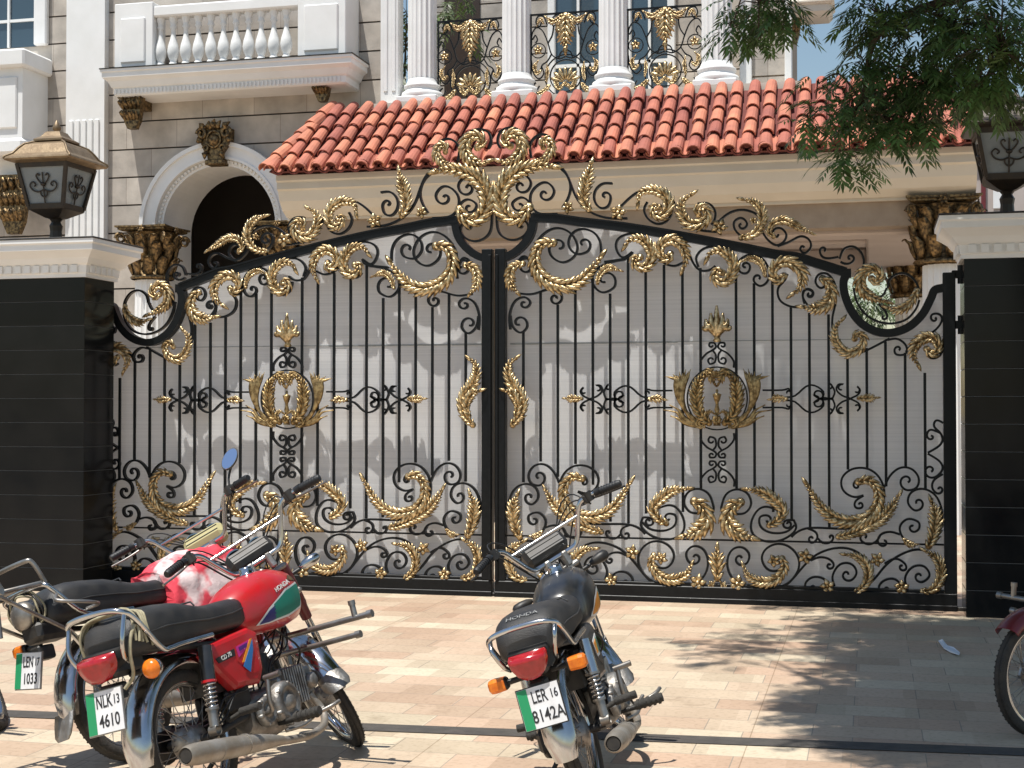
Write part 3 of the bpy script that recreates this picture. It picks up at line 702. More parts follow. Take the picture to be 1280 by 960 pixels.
    fn.lathe([(.02, zz(150)), (.03, zz(160)), (.022, zz(170)), (.034, zz(183)), (.026, zz(190))], 12, Matrix.Translation((XA, 0, 0))); put(fn, 'palmette', 'gold')
    for flipz, y0, sc_ in ((1, 190, 1), (-1, 772, .98), (1, 782, 1)):
        for sgn in (1, -1):
            f = lambda pts: [(XA + sgn * x * k4, zz(y0 + flipz * y * sc_)) for x, y in pts]
            sp = lambda pts, e, tr: [(v.x, v.y) for v in catmull([(a, b, 0) for a, b in pts + spiral(e, pts[-1], tr, 14, .25)], 3)]
            mb = MB(); mb.ribbon(f(sp([(78, 130), (78, 95), (50, 58), (20, 40), (5, 25), (12, 6), (32, 4)], (26, 17), .7)), .0145, -.017, .016); put(mb, 'scroll', 'iron')
            mb = MB(); mb.ribbon(f(sp([(20, 42), (6, 65), (10, 100), (32, 110)], (26, 90), -.7)), .0145, -.0165, .0155); put(mb, 'scroll', 'iron')
    # cross arms with heart scrolls and gold tips
    zt = zc; yy = lambda y: g2(D_, (863, y))[1]
    for sgn in (1, -1):
        f = lambda pts: [(XA + sgn * (863 - x) * k4, yy(y)) for x, y in pts]
        sp = lambda pts, e, tr: [(v.x, v.y) for v in catmull([(a, b, 0) for a, b in pts + spiral(e, pts[-1], tr, 14, .25)], 3)]
        for up in (1, -1):
            g = lambda pts: [(x, 475 + up * (475 - y)) for x, y in pts]; h = lambda e: (e[0], 475 + up * (475 - e[1]))
            for pts, e, tr in (([(650, 432), (560, 432), (530, 425), (520, 440)], (532, 445), -.5 ), ([(545, 468), (500, 460), (450, 415), (410, 410), (370, 440), (375, 475)], (398, 455), -.8),
                               ([(330, 478), (375, 470), (410, 490)], (398, 470), -.3), ([(330, 478), (318, 440), (335, 405)], (342, 418), .6), ([(247, 474), (285, 459), (310, 432), (302, 406), (283, 404)], (288, 424), -.6), ([(247, 474), (214, 456), (203, 434), (214, 418)], (220, 436), .6)):
                mb = MB(); mb.ribbon(f(sp(g(pts), h(e), tr * up)), .0145, -.0172, .0162); put(mb, 'scroll', 'iron')
        tp = MB()
        acanthus(tp, f([(125, 470), (165, 472), (210, 472)]), .045, 1.0); put(tp, 'gold_tip', 'gold')
        tp = MB(); acanthus(tp, f([(615, 478), (580, 474), (540, 474)]), .045, 1.0); put(tp, 'gold_tip', 'gold')
    for hz_ in (at(1198, 343, 0).z, at(1198, 406, 0).z):
        hg = MB(); hg.bbox(XO2 - .02, XO2 + .16, -.025, .025, hz_ - .03, hz_ + .03, .004); hg.lathe([(.024, -.07), (.024, .07)], 12, Matrix.Translation((XO2 + .045, 0, hz_))); put(hg, 'hinge', 'iron')
    # ribbed translucent sheet behind the ironwork
    outl = [(.05, ZB1)] + [(x, z) for x, z in ([(.05, ZTOP - .02)] + RP1 + RP2 + RP3)] + [(XO + .01, ZB1)]
    sh = MB(); sh.prism(outl, .13, .136); so_ = put(sh, 'backing_sheet', 'sheet')
    sm_ = MB(); zs_ = at(500, 430, 0).z
    for zz, a_, b_ in ((zs_, .09, XO - .05), (zs_ - .008, .09, XO * .42)): sm_.box(a_, b_, .124, .1295, zz - .0022, zz + .0022)
    sm_.build('sheet_joint', 'lamp_glass', so_, mirror)
    lk = MB(); zl = at(620, 526, 0).z; lk.bbox(.09, .34, .16, .21, zl - .035, zl + .035, .006); put(lk, 'lock_bar', 'iron')
    return root
make_leaf(False, 'gate leaf of black iron bars and gold scrollwork, hung on the pillar under the tree')
make_leaf(True, 'gate leaf of black iron bars and gold scrollwork, standing behind the two parked red motorcycles')
# floor track under the gate
tr = MB(); tr.bbox(-XO2 - .3, XO2 + .15, -.03, .03, .0, .03, .004); tag(tr.build('gate_track', 'metalblack'), 'black steel floor track lying on the paving under the gate', 'gate track')
# ================================================================== ground and sky
g = MB(); g.add([(-16, -9.4, 0), (16, -9.4, 0), (16, 14, 0), (-16, 14, 0)], [(0, 1, 2, 3)])
tag(g.build('driveway', 'paving'), kind='structure')
g = MB(); g.add([(-400, -400, -.14), (400, -400, -.14), (400, 400, -.14), (-400, 400, -.14)], [(0, 1, 2, 3)])
tag(g.build('street', 'street'), kind='structure')
g = MB(); g.bbox(-16, 16, -9.6, -9.401, -.3, .006, .015); tag(g.build('kerb', 'drain'), kind='structure')
a = ground(20, 893); b = ground(1260, 940)
def yst(x): return a.y + (b.y - a.y) * (x - a.x) / (b.x - a.x)
g = MB(); n_ = (0, SLOPE * .004, .004)
for hw in (.075,):
    P0 = [(-9, yst(-9) - hw), (9, yst(9) - hw), (9, yst(9) + hw), (-9, yst(-9) + hw)]
    g.add([(x, y, gz(0, y) + .004) for x, y in P0], [(0, 1, 2, 3)])
tag(g.build('drain_strip', 'drain'), kind='structure')
# a torn white scrap on the paving
q = [ground(x, y) for x, y in [(1173, 803), (1178, 802), (1184, 809), (1192, 812), (1200, 818), (1199, 822), (1188, 817), (1180, 813)]]
g = MB(); g.add([(p.x, p.y, p.z + .006 + .004 * (i % 3)) for i, p in enumerate(q)] + [(p.x, p.y, p.z + .012 + .005 * (i % 2)) for i, p in enumerate(q)], [tuple(range(8))[::-1], tuple(range(8, 16))] + [(i, (i + 1) % 8, (i + 1) % 8 + 8, i + 8) for i in range(8)])
tag(g.build('paper_scrap', 'scrap'), 'thin torn white scrap lying on the shaded paving', 'litter')

# ================================================================== gate pillars and lanterns
XPL = at(141, 500, -.15).x; XPR = at(1206, 500, -.34).x
def pillar(x0, x1, yf, label, flip):
    zt = 2.63; root = empty('gate_pillar', ((x0 + x1) / 2, yf + .24, 0)); off = Matrix.Translation((-(x0 + x1) / 2, -(yf + .24), 0))
    tag(root, label, 'pillar', 'black tiled pillars of the gate')
    yb = yf + .48
    b = MB(); b.box(x0 + .006, x1 - .006, yf + .006, yb, gz(0, yf) - .1, zt); b.xf(off); b.build('core', 'grout', root)
    t = MB(); h = .203; z = zt
    while z > -.12:
        z0 = max(z - h + .0045, -.16)
        t.bbox(x0, x1, yf, yb + .003, z0, z, .002); z -= h
    t.xf(off); t.build('wall_tiles', 'btile', root)
    c = MB()                      # white moulded cap
    prof = [(.0, zt - .0), (.022, zt), (.022, zt + .03), (.03, zt + .035), (.035, zt + .098), (.058, zt + .115), (.087, zt + .156), (.13, zt + .19), (.165, zt + .214), (.165, zt + .26), (.18, zt + .272), (.18, zt + .303)]
    secs = []
    for e, zz in prof: secs.append([Vector((x0 - e, yf - e, zz)), Vector((x1 + e, yf - e, zz)), Vector((x1 + e, yb + e, zz)), Vector((x0 - e, yb + e, zz))])
    c.loft(secs, smooth=False)
    c.xf(off); cap = c.build('cap', 'white', root)
    d = MB(); n = 14
    for i in range(int((x1 - x0) / .088)):
        xx = x0 + .03 + i * .088; d.box(xx, xx + .055, yf - .051, yf - .0345, zt + .04, zt + .10)
    for i in range(int((yb - yf) / .088)):
        yy = yf + .02 + i * .088
        for xs, s in ((x0, -1), (x1, 1)): d.box(min(xs + s * .0345, xs + s * .051), max(xs + s * .0345, xs + s * .051), yy, yy + .055, zt + .04, zt + .10)
    d.xf(off); d.build('dentils', 'white', cap)
    s = MB(); s.bbox(x0 - .186, x1 + .186, yf - .186, yb + .186, zt + .3035, zt + .318, .004); s.xf(off); s.build('coping_sheet', 'metalblack', cap)
    return zt + .318
PZ = pillar(XPL - 1.45, XPL, -.62, 'black tiled pillar with white moulded cap left of the gate', False)
PZ2 = pillar(XPR, XPR + 1.45, -.34, 'black tiled pillar with white moulded cap behind the tree branches', True)

def lantern(x, y, z, s, label, lm, gm, rot=0):
    root = empty('pillar_lantern', (x, y, z), (0, 0, rot)); root.scale = (s, s, s)
    tag(root, label, 'lantern', 'bronze lanterns on the gate pillars')
    sq = lambda h, zz: [Vector((-h, -h, zz)), Vector((h, -h, zz)), Vector((h, h, zz)), Vector((-h, h, zz))]
    b = MB(); b.lathe([(.075, 0), (.072, .02), (.05, .03), (.045, .10), (.052, .14), (.035, .17), (.05, .19)], 8, smooth=False)
    b.build('foot', gm, root)
    b = MB(); b.loft([sq(.03, .19), sq(.06, .20), sq(.15, .255), sq(.155, .275)], smooth=False); b.build('base_cup', gm, root)
    f = MB()
    for sx in (-1, 1):
        for sy in (-1, 1):
            f.loft([[Vector((sx * (.148 + d) + u * .013, sy * (.148 + d) + v * .013, zz)) for u, v in ((-1, -1), (1, -1), (1, 1), (-1, 1))] for d, zz in ((0, .275), (.062, .60))], smooth=False)
    for zz, h in ((.28, .15), (.59, .211)):
        f.loft([sq(h + .004, zz - .018), sq(h + .008, zz + .018)], cap=True, smooth=False)
    f.build('cage', gm, root)
    gl = MB(); gl.loft([sq(.140, .298), sq(.198, .572)], cap=False, smooth=False); gl.build('lamp_glass', 'lamp_glass', root)
    for k in range(4):
        Rk = Matrix.Rotation(k * PI / 2, 4, 'Z'); o = MB()
        def F(px, pz): d = (pz - .28) / .32 * .062; return Rk @ Vector((px, -(.152 + d), pz))
        def tb(pts, r=.006): o.tube([F(*p) for p in [(v.x, v.y) for v in catmull([(a, c, 0) for a, c in pts], 4)]], r, 6)
        tb([(0, .30), (0, .53)], .006)
        for sg in (-1, 1):
            tb([(sg * .0, .40), (sg * .05, .385), (sg * .095, .40), (sg * .115, .435), (sg * .09, .46), (sg * .065, .44), (sg * .08, .425)])
            tb([(sg * .0, .44), (sg * .03, .46), (sg * .055, .50), (sg * .04, .52), (sg * .025, .505)])
            tb([(sg * .0, .34), (sg * .025, .36), (sg * .03, .385)])
        o.lathe([(0, -.02), (.02, -.008), (.022, 0), (.02, .008), (0, .02)], 8, Matrix.Translation(F(0, .44)))
        o.build('grille', gm, root)
    r = MB()
    prof = [(.215, .605), (.275, .62), (.285, .632), (.28, .645), (.235, .675), (.205, .72), (.175, .755), (.13, .775), (.10, .785)]
    r.loft([sq(a_, zz) for a_, zz in prof], smooth=False)
    for sx, sy in ((1, 1), (1, -1), (-1, 1), (-1, -1)): r.tube([(sx * a_, sy * a_, zz + .004) for a_, zz in prof[2:]], .009, 6)
    r.build('roof', lm, root)
    t = MB(); t.loft([sq(.10, .785), sq(.125, .79), sq(.125, .805), sq(.085, .83), sq(.065, .86), sq(.06, .87)], smooth=False)
    t.lathe([(.02, .868), (.018, .88), (.03, .89), (.034, .91), (.022, .935), (.006, .965), (0, .97)], 12); t.build('finial', lm, root)
ql = at(70, 303, -.02); sL = .0
lantern(at(70, 300, -.36).x, -.36, PZ, (at(70, 150, -.36).z - PZ) / .97, 'weathered bronze lantern with pale sunlit roof on the pillar cap', 'lantern', 'lantern_dark')
lantern(at(1259, 262, -.08).x, -.08, PZ2, (at(1259, 100, -.08).z - PZ2) / .97, 'bronze lantern with shade put into its dark roof colour, below the tree branches', 'lantern_dark', 'lantern_dark')  # same lantern; the darker roof material carries the tree's shade

# ================================================================== the house
YW = 8.2; YB = YW - .55; YE = 6.4
house = empty('house', (0, YW, 0))
tag(house, 'large villa with stone walls, white columns and a red tiled porch roof behind the gate', 'house')
HO = Matrix.Translation((0, -YW, 0))
def hb(mb, name, m_, parent=house): mb.xf(HO); return mb.build(name, m_, parent)
X = lambda px, py, Y: at(px, py, Y).x
Z = lambda px, py, Y: at(px, py, Y).z
# arch measures on the wall plane
cx, cz_ = X(274, 283, YW), Z(274, 283, YW); ra = (X(344, 283, YW) - X(204, 283, YW)) / 2; ro = (X(372, 283, YW) - X(179, 283, YW)) / 2
rh = ra + .04
def wall_courses(x0, x1, z0, z1, y, th, hole=None, name='stone_wall'):
    """courses of cladding with open dark joints"""
    mb = MB(); h = .42; z = z0
    while z < z1 - .01:
        zt = min(z + h, z1); a0, a1 = z + .012, zt - .012
        if hole is None or a0 > hole[1] + hole[2]: mb.box(x0, x1, y, y + th, a0, a1)
        else:
            hx, hz, hr = hole; n = 6
            for sg in (-1, 1):
                edge = []
                for i in range(n + 1):
                    zz = a0 + (a1 - a0) * i / n; d = math.sqrt(max(0, hr * hr - max(0, zz - hz) ** 2)); edge.append((hx + sg * d, zz))
                outer = x0 if sg < 0 else x1
                poly = [(outer, a0)] + edge + [(outer, a1)]
                if hz + hr > a0: mb.prism(poly, y, y + th)
        z += h
    return hb(mb, name, 'stone')
z_top = 8.8
xl_w = X(-60, 200, YW); xr_w = X(478, 60, YW)
wall_courses(xl_w, xr_w, 0, z_top, YW, .05, (cx, cz_, rh))
bk = MB()
bk.prism([(xl_w, 0), (cx - rh, 0)] + [(cx + rh * math.cos(PI - PI * i / 16), cz_ + rh * math.sin(PI * i / 16)) for i in range(17)] + [(cx + rh, 0), (xr_w, 0), (xr_w, z_top), (xl_w, z_top)], YW + .03, YW + .25)
hb(bk, 'wall_backing', 'joint')
# arch surround with beaded rim and deep soffit
ar = MB()
def arc(r, n=28): return [(cx + r * math.cos(PI - PI * i / n), cz_ + r * math.sin(PI * i / n)) for i in range(n + 1)]
def jamb(r): return [(cx - r, 0)] + arc(r) + [(cx + r, 0)]
def band(r0, r1, y0, y1, full=True):
    a_, b_ = (jamb(r0), jamb(r1)) if full else (arc(r0), arc(r1)); n = len(a_)
    ar.add([(x, y0, z) for x, z in a_] + [(x, y0, z) for x, z in b_] + [(x, y1, z) for x, z in b_] + [(x, y1, z) for x, z in a_],
           [q for i in range(n - 1) for q in ((i, i + 1, n + i + 1, n + i), (n + i, n + i + 1, 2 * n + i + 1, 2 * n + i), (3 * n + i, 3 * n + i + 1, i + 1, i))])
band(ra, ra + .10, YW - .02, YW + .9, True)
band(ra + .10, ro - .06, YW - .10, YW + .02, False); band(ro - .06, ro, YW - .14, YW + .02, False); band(ra + .09, ra + .13, YW - .115, YW, False)
bd = ar
for i in range(46):
    an = PI * (i + .5) / 46; r = ra + .055; bd.box(-.016, .016, -.035, 0, -.02, .02); bd.xf(Matrix.Translation((cx + r * math.cos(an), YW - .02, cz_ + r * math.sin(an))) @ Matrix.Rotation(-(an - PI / 2), 4, 'Y'), len(bd.v) - 8)
hb(ar, 'arch_surround', 'white')
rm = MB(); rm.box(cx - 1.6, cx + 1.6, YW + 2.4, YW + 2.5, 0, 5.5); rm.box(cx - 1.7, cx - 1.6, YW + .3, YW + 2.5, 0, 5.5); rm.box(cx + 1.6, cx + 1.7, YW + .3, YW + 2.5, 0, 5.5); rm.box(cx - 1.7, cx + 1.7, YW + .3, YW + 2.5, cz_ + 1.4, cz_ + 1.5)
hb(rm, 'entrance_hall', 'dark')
dr = MB(); dr.bbox(cx - .1, cx + 1.1, YW + 2.3, YW + 2.398, 0, 3.4, .02)
for k in range(4): dr.bbox(cx - .02 + .0, cx + .46, YW + 2.27, YW + 2.301, .2 + k * .8, .9 + k * .8, .012); dr.bbox(cx + .54, cx + 1.02, YW + 2.27, YW + 2.301, .2 + k * .8, .9 + k * .8, .012)
hb(dr, 'entrance_door', 'wood')

def relief(mb, x, y, z, w, h, d=.12, rows=3):
    """carved scroll bracket facing -y: stacked leaves on a tapering block"""
    mb.prism([(x - w * .5, z + h * .5), (x + w * .5, z + h * .5), (x + w * .46, z + h * .40), (x + w * .30, z - h * .3), (x + w * .16, z - h * .5), (x - w * .16, z - h * .5), (x - w * .30, z - h * .3), (x - w * .46, z + h * .40)], y - d * .55, y + .02)
    mb.bbox(x - w * .54, x + w * .54, y - d * .95, y + .02, z + h * .44, z + h * .52, .008)
    for r in range(rows):
        zz = z + h * (.36 - .27 * r); ww = w * (.46 - .09 * r)
        for k in range(5):
            u = (k - 2) / 2; xx = x + u * ww * .8
            mb.petal([(xx, y - d * .55, zz - h * .10), (xx + u * w * .04, y - d * (.8), zz), (xx + u * w * .10, y - d * 1.05, zz + h * .09), (xx + u * w * .14, y - d * 1.15, zz + h * .06)], [w * .06, w * .10, w * .085, w * .02], (0, -1, .2), .01, .6)
    for sg in (-1, 1):
        mb.tube([(x + sg * w * (.36 + .12 * math.cos(t)), y - d * .9, z + h * (.34 + .10 * math.sin(t))) for t in [i * .5 for i in range(13)]], w * .035, 6)
def capital(name, x, y, z0, z1, w, sq=True, parent=house):
    """Corinthian capital: bell, two rows of leaves, corner volutes, abacus"""
    mb = MB(); h = z1 - z0; r = w * .34
    mb.lathe([(r * 1.12, 0), (r * 1.18, h * .03), (r * 1.1, h * .07), (r, h * .08), (r * 1.0, h * .5), (r * 1.2, h * .80), (r * 1.35, h * .88)], 20, Matrix.Translation((x, y, z0)))
    for row, (zb, hh, rr, n, a0) in enumerate(((.08, .34, 1.02, 10, 0), (.30, .40, 1.08, 10, PI / 10), (.52, .32, 1.18, 12, 0))):
        for k in range(n):
            a = a0 + 2 * PI * k / n; dx, dy = math.cos(a), math.sin(a)
            pts = [(x + dx * r * (rr + o_), y + dy * r * (rr + o_), z0 + h * (zb + hh * t)) for t, o_ in ((0, 0), (.35, .10), (.7, .18), (.95, .42), (.86, .58))]
            mb.petal(pts, [r * .16, r * .30, r * .32, r * .22, r * .05], (dx, dy, .1), .012, .5)
    for k in range(4):
        a = PI / 4 + k * PI / 2; dx, dy = math.cos(a), math.sin(a); tx, ty = -dy, dx
        R0 = w * .60
        mb.tube([(x + dx * (R0 + h * .10 * math.cos(t) * (1 - t / 14)), y + dy * (R0 + h * .10 * math.cos(t) * (1 - t / 14)), z0 + h * (.76 + .11 * math.sin(t) * (1 - t / 14))) for t in [i * .6 for i in range(16)]], h * .028, 6)
    q = lambda s, zz: [Vector((x - s, y - s, zz)), Vector((x, y - s * .86, zz)), Vector((x + s, y - s, zz)), Vector((x + s * .86, y, zz)), Vector((x + s, y + s, zz)), Vector((x, y + s * .86, zz)), Vector((x - s, y + s, zz)), Vector((x - s * .86, y, zz))]
    mb.loft([q(w * .40, z0 + h * .90), q(w * .46, z0 + h * .925), q(w * .46, z0 + h * .955), q(w * .50, z0 + h * .965), q(w * .50, z1)], smooth=False)
    for k in range(4):
        a = k * PI / 2; floret(mb, 0, 0, h * .09, 0, 6); mb.xf(Matrix.Translation((x, y, z0 + h * .93)) @ Matrix.Rotation(a, 4, 'Z') @ Matrix.Translation((0, -w * .46, 0)), len(mb.v) - (6 * 18 + 40))
    return hb(mb, name, 'bronze', parent)
def fluted(mb, x, y, z0, z1, r0, r1, n=18):
    secs = []
    for zz, rr in ((z0, r0), (z0 + (z1 - z0) * .4, (r0 + r1) / 2 + .004), (z1, r1)):
        s = []
        for k in range(n):
            for t, d in ((0, 1), (.22, .93), (.5, .90), (.78, .93)):
                a = 2 * PI * (k + t) / n; s.append(Vector((x + rr * d * math.cos(a), y + rr * d * math.sin(a), zz)))
        secs.append(s)
    mb.loft(secs, cap=False, smooth=False)
# keystone and brackets
mb = MB(); kx, kz = X(270, 178, YW - .15), Z(270, 178, YW - .15); kw = X(292, 178, YW - .15) - X(250, 178, YW - .15); kh = Z(270, 151, YW - .15) - Z(270, 202, YW - .15)
yk = YW - .14
mb.prism([(kx - kw * .42, kz + kh * .34), (kx + kw * .42, kz + kh * .34), (kx + kw * .40, kz - kh * .05), (kx + kw * .22, kz - kh * .26), (kx + kw * .20, kz - kh * .5), (kx - kw * .20, kz - kh * .5), (kx - kw * .22, kz - kh * .26), (kx - kw * .40, kz - kh * .05)], yk - .06, YW)
mb.bbox(kx - kw * .26, kx + kw * .26, yk - .10, YW, kz - kh * .56, kz - kh * .44, .012)
for sg in (-1, 1):
    mb.tube([(kx + sg * kw * (.36 + .15 * math.cos(t) * (1 - t / 12)), yk - .09, kz + kh * (.20 + .15 * math.sin(t) * (1 - t / 12))) for t in [i * .5 for i in range(16)]], .028, 6)
    mb.tube([(kx + sg * kw * (.24 + .09 * math.cos(t) * (1 - t / 12)), yk - .08, kz + kh * (-.16 + .09 * math.sin(t) * (1 - t / 12))) for t in [i * .5 for i in range(14)]], .020, 6)
    for dx, dz, ex, ez in ((.10, .30, .18, .52), (.24, .30, .46, .47), (.34, .05, .55, .02), (.20, -.22, .30, -.42)):
        mb.petal([(kx + sg * kw * dx, yk - .07, kz + kh * dz), (kx + sg * kw * (dx + ex) / 2, yk - .12, kz + kh * (dz + ez) / 2), (kx + sg * kw * ex, yk - .06, kz + kh * ez)], [.03, .05, .01], (0, -1, 0), .02, .6)
mb.petal([(kx, yk - .07, kz + kh * .3), (kx, yk - .13, kz + kh * .42), (kx, yk - .07, kz + kh * .56)], [.04, .06, .01], (0, -1, 0), .02, .6)
mb.tube([(kx + kw * .2 * math.cos(t), yk - .085, kz + kh * (.06 + .20 * math.sin(t))) for t in [i * 2 * PI / 24 for i in range(24)]], .018, 6, closed=True)
mb.lathe([(0, .07), (.06, .05), (.085, .02), (.09, 0)], 14, Matrix.Translation((kx, YW - .22, kz + .02)) @ Matrix.Rotation(PI / 2, 4, 'X')); hb(mb, 'keystone', 'bronze')
for (x0, x1, y0, y1, yy) in ((153, 183, 113, 162, YB + .2), (392, 417, 102, 141, YB + .24), (0, 42, 215, 288, YB + .1)):
    mb = MB(); relief(mb, X((x0 + x1) / 2, 130, yy), yy, Z(170, (y0 + y1) / 2, yy), X(x1, 130, yy) - X(x0, 130, yy), Z(170, y0, yy) - Z(170, y1, yy), .17)
    mb.box(X((x0 + x1) / 2, 130, yy) - .1, X((x0 + x1) / 2, 130, yy) + .1, yy, YW + .01, Z(170, y0, yy) - .25, Z(170, y0, yy) - .01); hb(mb, 'bracket', 'bronze')
# left capital with column in front of the arch, right ones under the porch
YC = YW - .35
w_ = (X(233, 300, YC) - X(149, 300, YC)) * .74
capital('capital', X(191, 300, YC), YC, Z(190, 350, YC), Z(190, 285, YC), w_)
cm = MB(); fluted(cm, X(190, 300, YC), YC, .2, Z(190, 351, YC), w_ * .33, w_ * .30); cm.lathe([(w_ * .45, 0), (w_ * .45, .1), (w_ * .38, .14), (w_ * .38, .2)], 20, Matrix.Translation((X(190, 300, YC), YC, 0))); hb(cm, 'column', 'white')
capital('capital', X(358, 300, YC), YC, Z(360, 340, YC), Z(360, 279, YC), w_ * .9)
cm = MB(); fluted(cm, X(358, 300, YC), YC, 0, Z(360, 341, YC), w_ * .31, w_ * .28); hb(cm, 'column', 'white')
# white pilaster at the far left, fluted in its lower part
pl = MB(); x0, x1 = X(82, 200, YW - .12), X(130, 200, YW - .12); pl.box(x0, x1, YW - .12, YW + .02, 0, z_top)
zf = Z(100, 150, YW - .13)
for k in range(5): xx = x0 + .05 + k * (x1 - x0 - .1) / 5; pl.bbox(xx + .01, xx + (x1 - x0 - .1) / 5 - .025, YW - .145, YW - .119, .3, zf, .012)
hb(pl, 'pilaster', 'white')
# bay at the far left with window
yb = YW - .68; xb = X(28, 130, yb)
by = MB(); by.box(xb - 2.2, xb, yb, YW, Z(28, 172, yb), Z(28, 84, yb)); 
by.bbox(xb - 2.3, xb + .09, yb - .11, YW, Z(28, 84, yb), Z(28, 62, yb), .03); by.bbox(xb - 2.24, xb + .045, yb - .05, YW, Z(28, 172, yb) - .25, Z(28, 172, yb), .05); by.bbox(xb - .62, xb - .08, yb - .03, yb + .01, Z(28, 160, yb), Z(28, 95, yb), .02)
by.box(xb - 2.0, xb - .1, yb + .3, YW, Z(28, 172, yb) - .62, Z(28, 172, yb) - .25)
hb(by, 'window_bay', 'white')
wn = MB(); xw0, xw1 = X(-30, 30, YW - .02), X(45, 30, YW - .02); zw0, zw1 = Z(20, 60, YW), z_top - .5
wn.bbox(xw1, xw1 + .22, YW - .10, YW, zw0, zw1, .02); wn.box(xw0, xw1, YW - .05, YW - .02, Z(20, 27, YW) - .02, Z(20, 27, YW) + .02); wn.box(X(13, 20, YW) - .018, X(13, 20, YW) + .018, YW - .055, YW - .021, zw0, zw1)
o = hb(wn, 'window', 'white'); gm_ = MB(); gm_.box(xw0, xw1, YW - .019, YW - .01, zw0, zw1); hb(gm_, 'pane', 'glass', o)
# ------------------------------------------------------------------ balcony
bx0, bx1 = X(143, 60, YB), X(432, 60, YB); zs0 = Z(280, 80, YB)
bal = MB(); prof = [(-.03, zs0 - .38), (.0, zs0 - .36), (.0, zs0 - .27), (.03, zs0 - .25), (.07, zs0 - .17), (.13, zs0 - .12), (.13, zs0 - .05), (.15, zs0 - .04), (.15, zs0 - .004)]
bal.loft([[Vector((bx0 - e, YB - e, z)), Vector((bx1 + e, YB - e, z)), Vector((bx1 + e, YW, z)), Vector((bx0 - e, YW, z))] for e, z in prof], smooth=False)
for i in range(58): xx = bx0 + .02 + i * (bx1 - bx0 - .06) / 58; bal.box(xx, xx + .025, YB - .022, YB + .01, zs0 - .345, zs0 - .285)
B0 = hb(bal, 'balcony', 'white')
cap_ = MB(); cap_.box(bx0 - .16, bx1 + .16, YB - .16, YW, zs0 - .003, zs0 + .012); hb(cap_, 'slab_edge', 'metalblack', B0)
zr = Z(280, 14, YB); pr = [(190 - 143), 0]
for a_, b_ in ((143, 191), (372, 432)):
    p = MB(); p.bbox(X(a_, 40, YB), X(b_, 40, YB), YB, YB + .4 if a_ < 200 else YW - .001, zs0 + .012, zr + .22, .01); p.bbox(X(a_ + 8, 40, YB), X(b_ - 9, 40, YB), YB - .025, YB + .01, zs0 + .10, zr - .0, .018); hb(p, 'pier', 'white', B0)
rl = MB(); rl.bbox(X(190, 10, YB), X(373, 10, YB), YB + .02, YB + .24, zr, zr + .16, .02); rl.box(X(190, 76, YB), X(373, 76, YB), YB + .03, YB + .23, zs0 + .0125, zs0 + .045); hb(rl, 'handrail', 'white', B0)
hz = zr - zs0 - .045
bm_ = MB(); bm_.lathe([(.06, 0), (.06, hz * .06), (.045, hz * .09), (.05, hz * .12), (.075, hz * .2), (.088, hz * .3), (.075, hz * .42), (.045, hz * .56), (.032, hz * .68), (.034, hz * .76), (.055, hz * .80), (.04, hz * .84), (.05, hz * .9), (.062, hz * .94), (.062, hz)], 14)
b0 = bm_.build('baluster', 'white', B0)
for k in range(11):
    b = b0 if k == 0 else b0.copy()
    if k: col.objects.link(b)
    b.parent = B0; b.location = (X(201 + k * 15.7, 50, YB + .13), YB + .13 - YW, zs0 + .045)
# ------------------------------------------------------------------ porch: tiled roof, cornice, beam, ceiling
ze = Z(780, 196, YE); YT = YE + 1.4; zt_ = Z(780, 117, YT)
xe0, xe1 = X(336, 200, YE), X(1235, 165, YE); xt0 = X(420, 138, YT); xt1 = xe1 - (xt0 - xe0)
rl_ = MB()     # deck under the tiles (hipped at both ends)
rl_.add([(xe0, YE, ze), (xe1, YE, ze), (xt1, YT, zt_), (xt0, YT, zt_), (xe0, YT, ze), (xe1, YT, ze)], [(0, 1, 2, 3), (4, 0, 3), (1, 5, 2), (0, 4, 5, 1)])
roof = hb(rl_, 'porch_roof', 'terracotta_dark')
sl = Vector((0, YT - YE, zt_ - ze)); sL_ = sl.length; su = sl.normalized(); sn = Vector((0, -su.z, su.y))
tl = MB(); pitch = .216; ncol = int((xe1 - xe0) / pitch); ncrs = 5; tlen = sL_ / ncrs
def barrel(mb, p, u, side, nrm, ln, r0, r1, th=.014, n=7, cup=1):
    vs = []
    for end, r in ((0, r0), (1, r1)):
        for rr in (r, r - th):
            for k in range(n + 1):
                a = PI * k / n; vs.append(p + u * (ln * end) + side * (rr * math.cos(a)) + nrm * (cup * rr * math.sin(a)))
    N = n + 1; fs = []
    for k in range(n): fs += [(k, k + 1, 2 * N + k + 1, 2 * N + k), (N + k, 3 * N + k, 3 * N + k + 1, N + k + 1), (k, N + k, N + k + 1, k + 1), (2 * N + k, 2 * N + k + 1, 3 * N + k + 1, 3 * N + k)]
    fs += [(0, 2 * N, 3 * N, N), (n, N + n, 3 * N + n, 2 * N + n)]
    o_ = mb.smooth; mb.smooth = False; mb.add(vs, fs); mb.smooth = o_
sx_ = Vector((1, 0, 0))
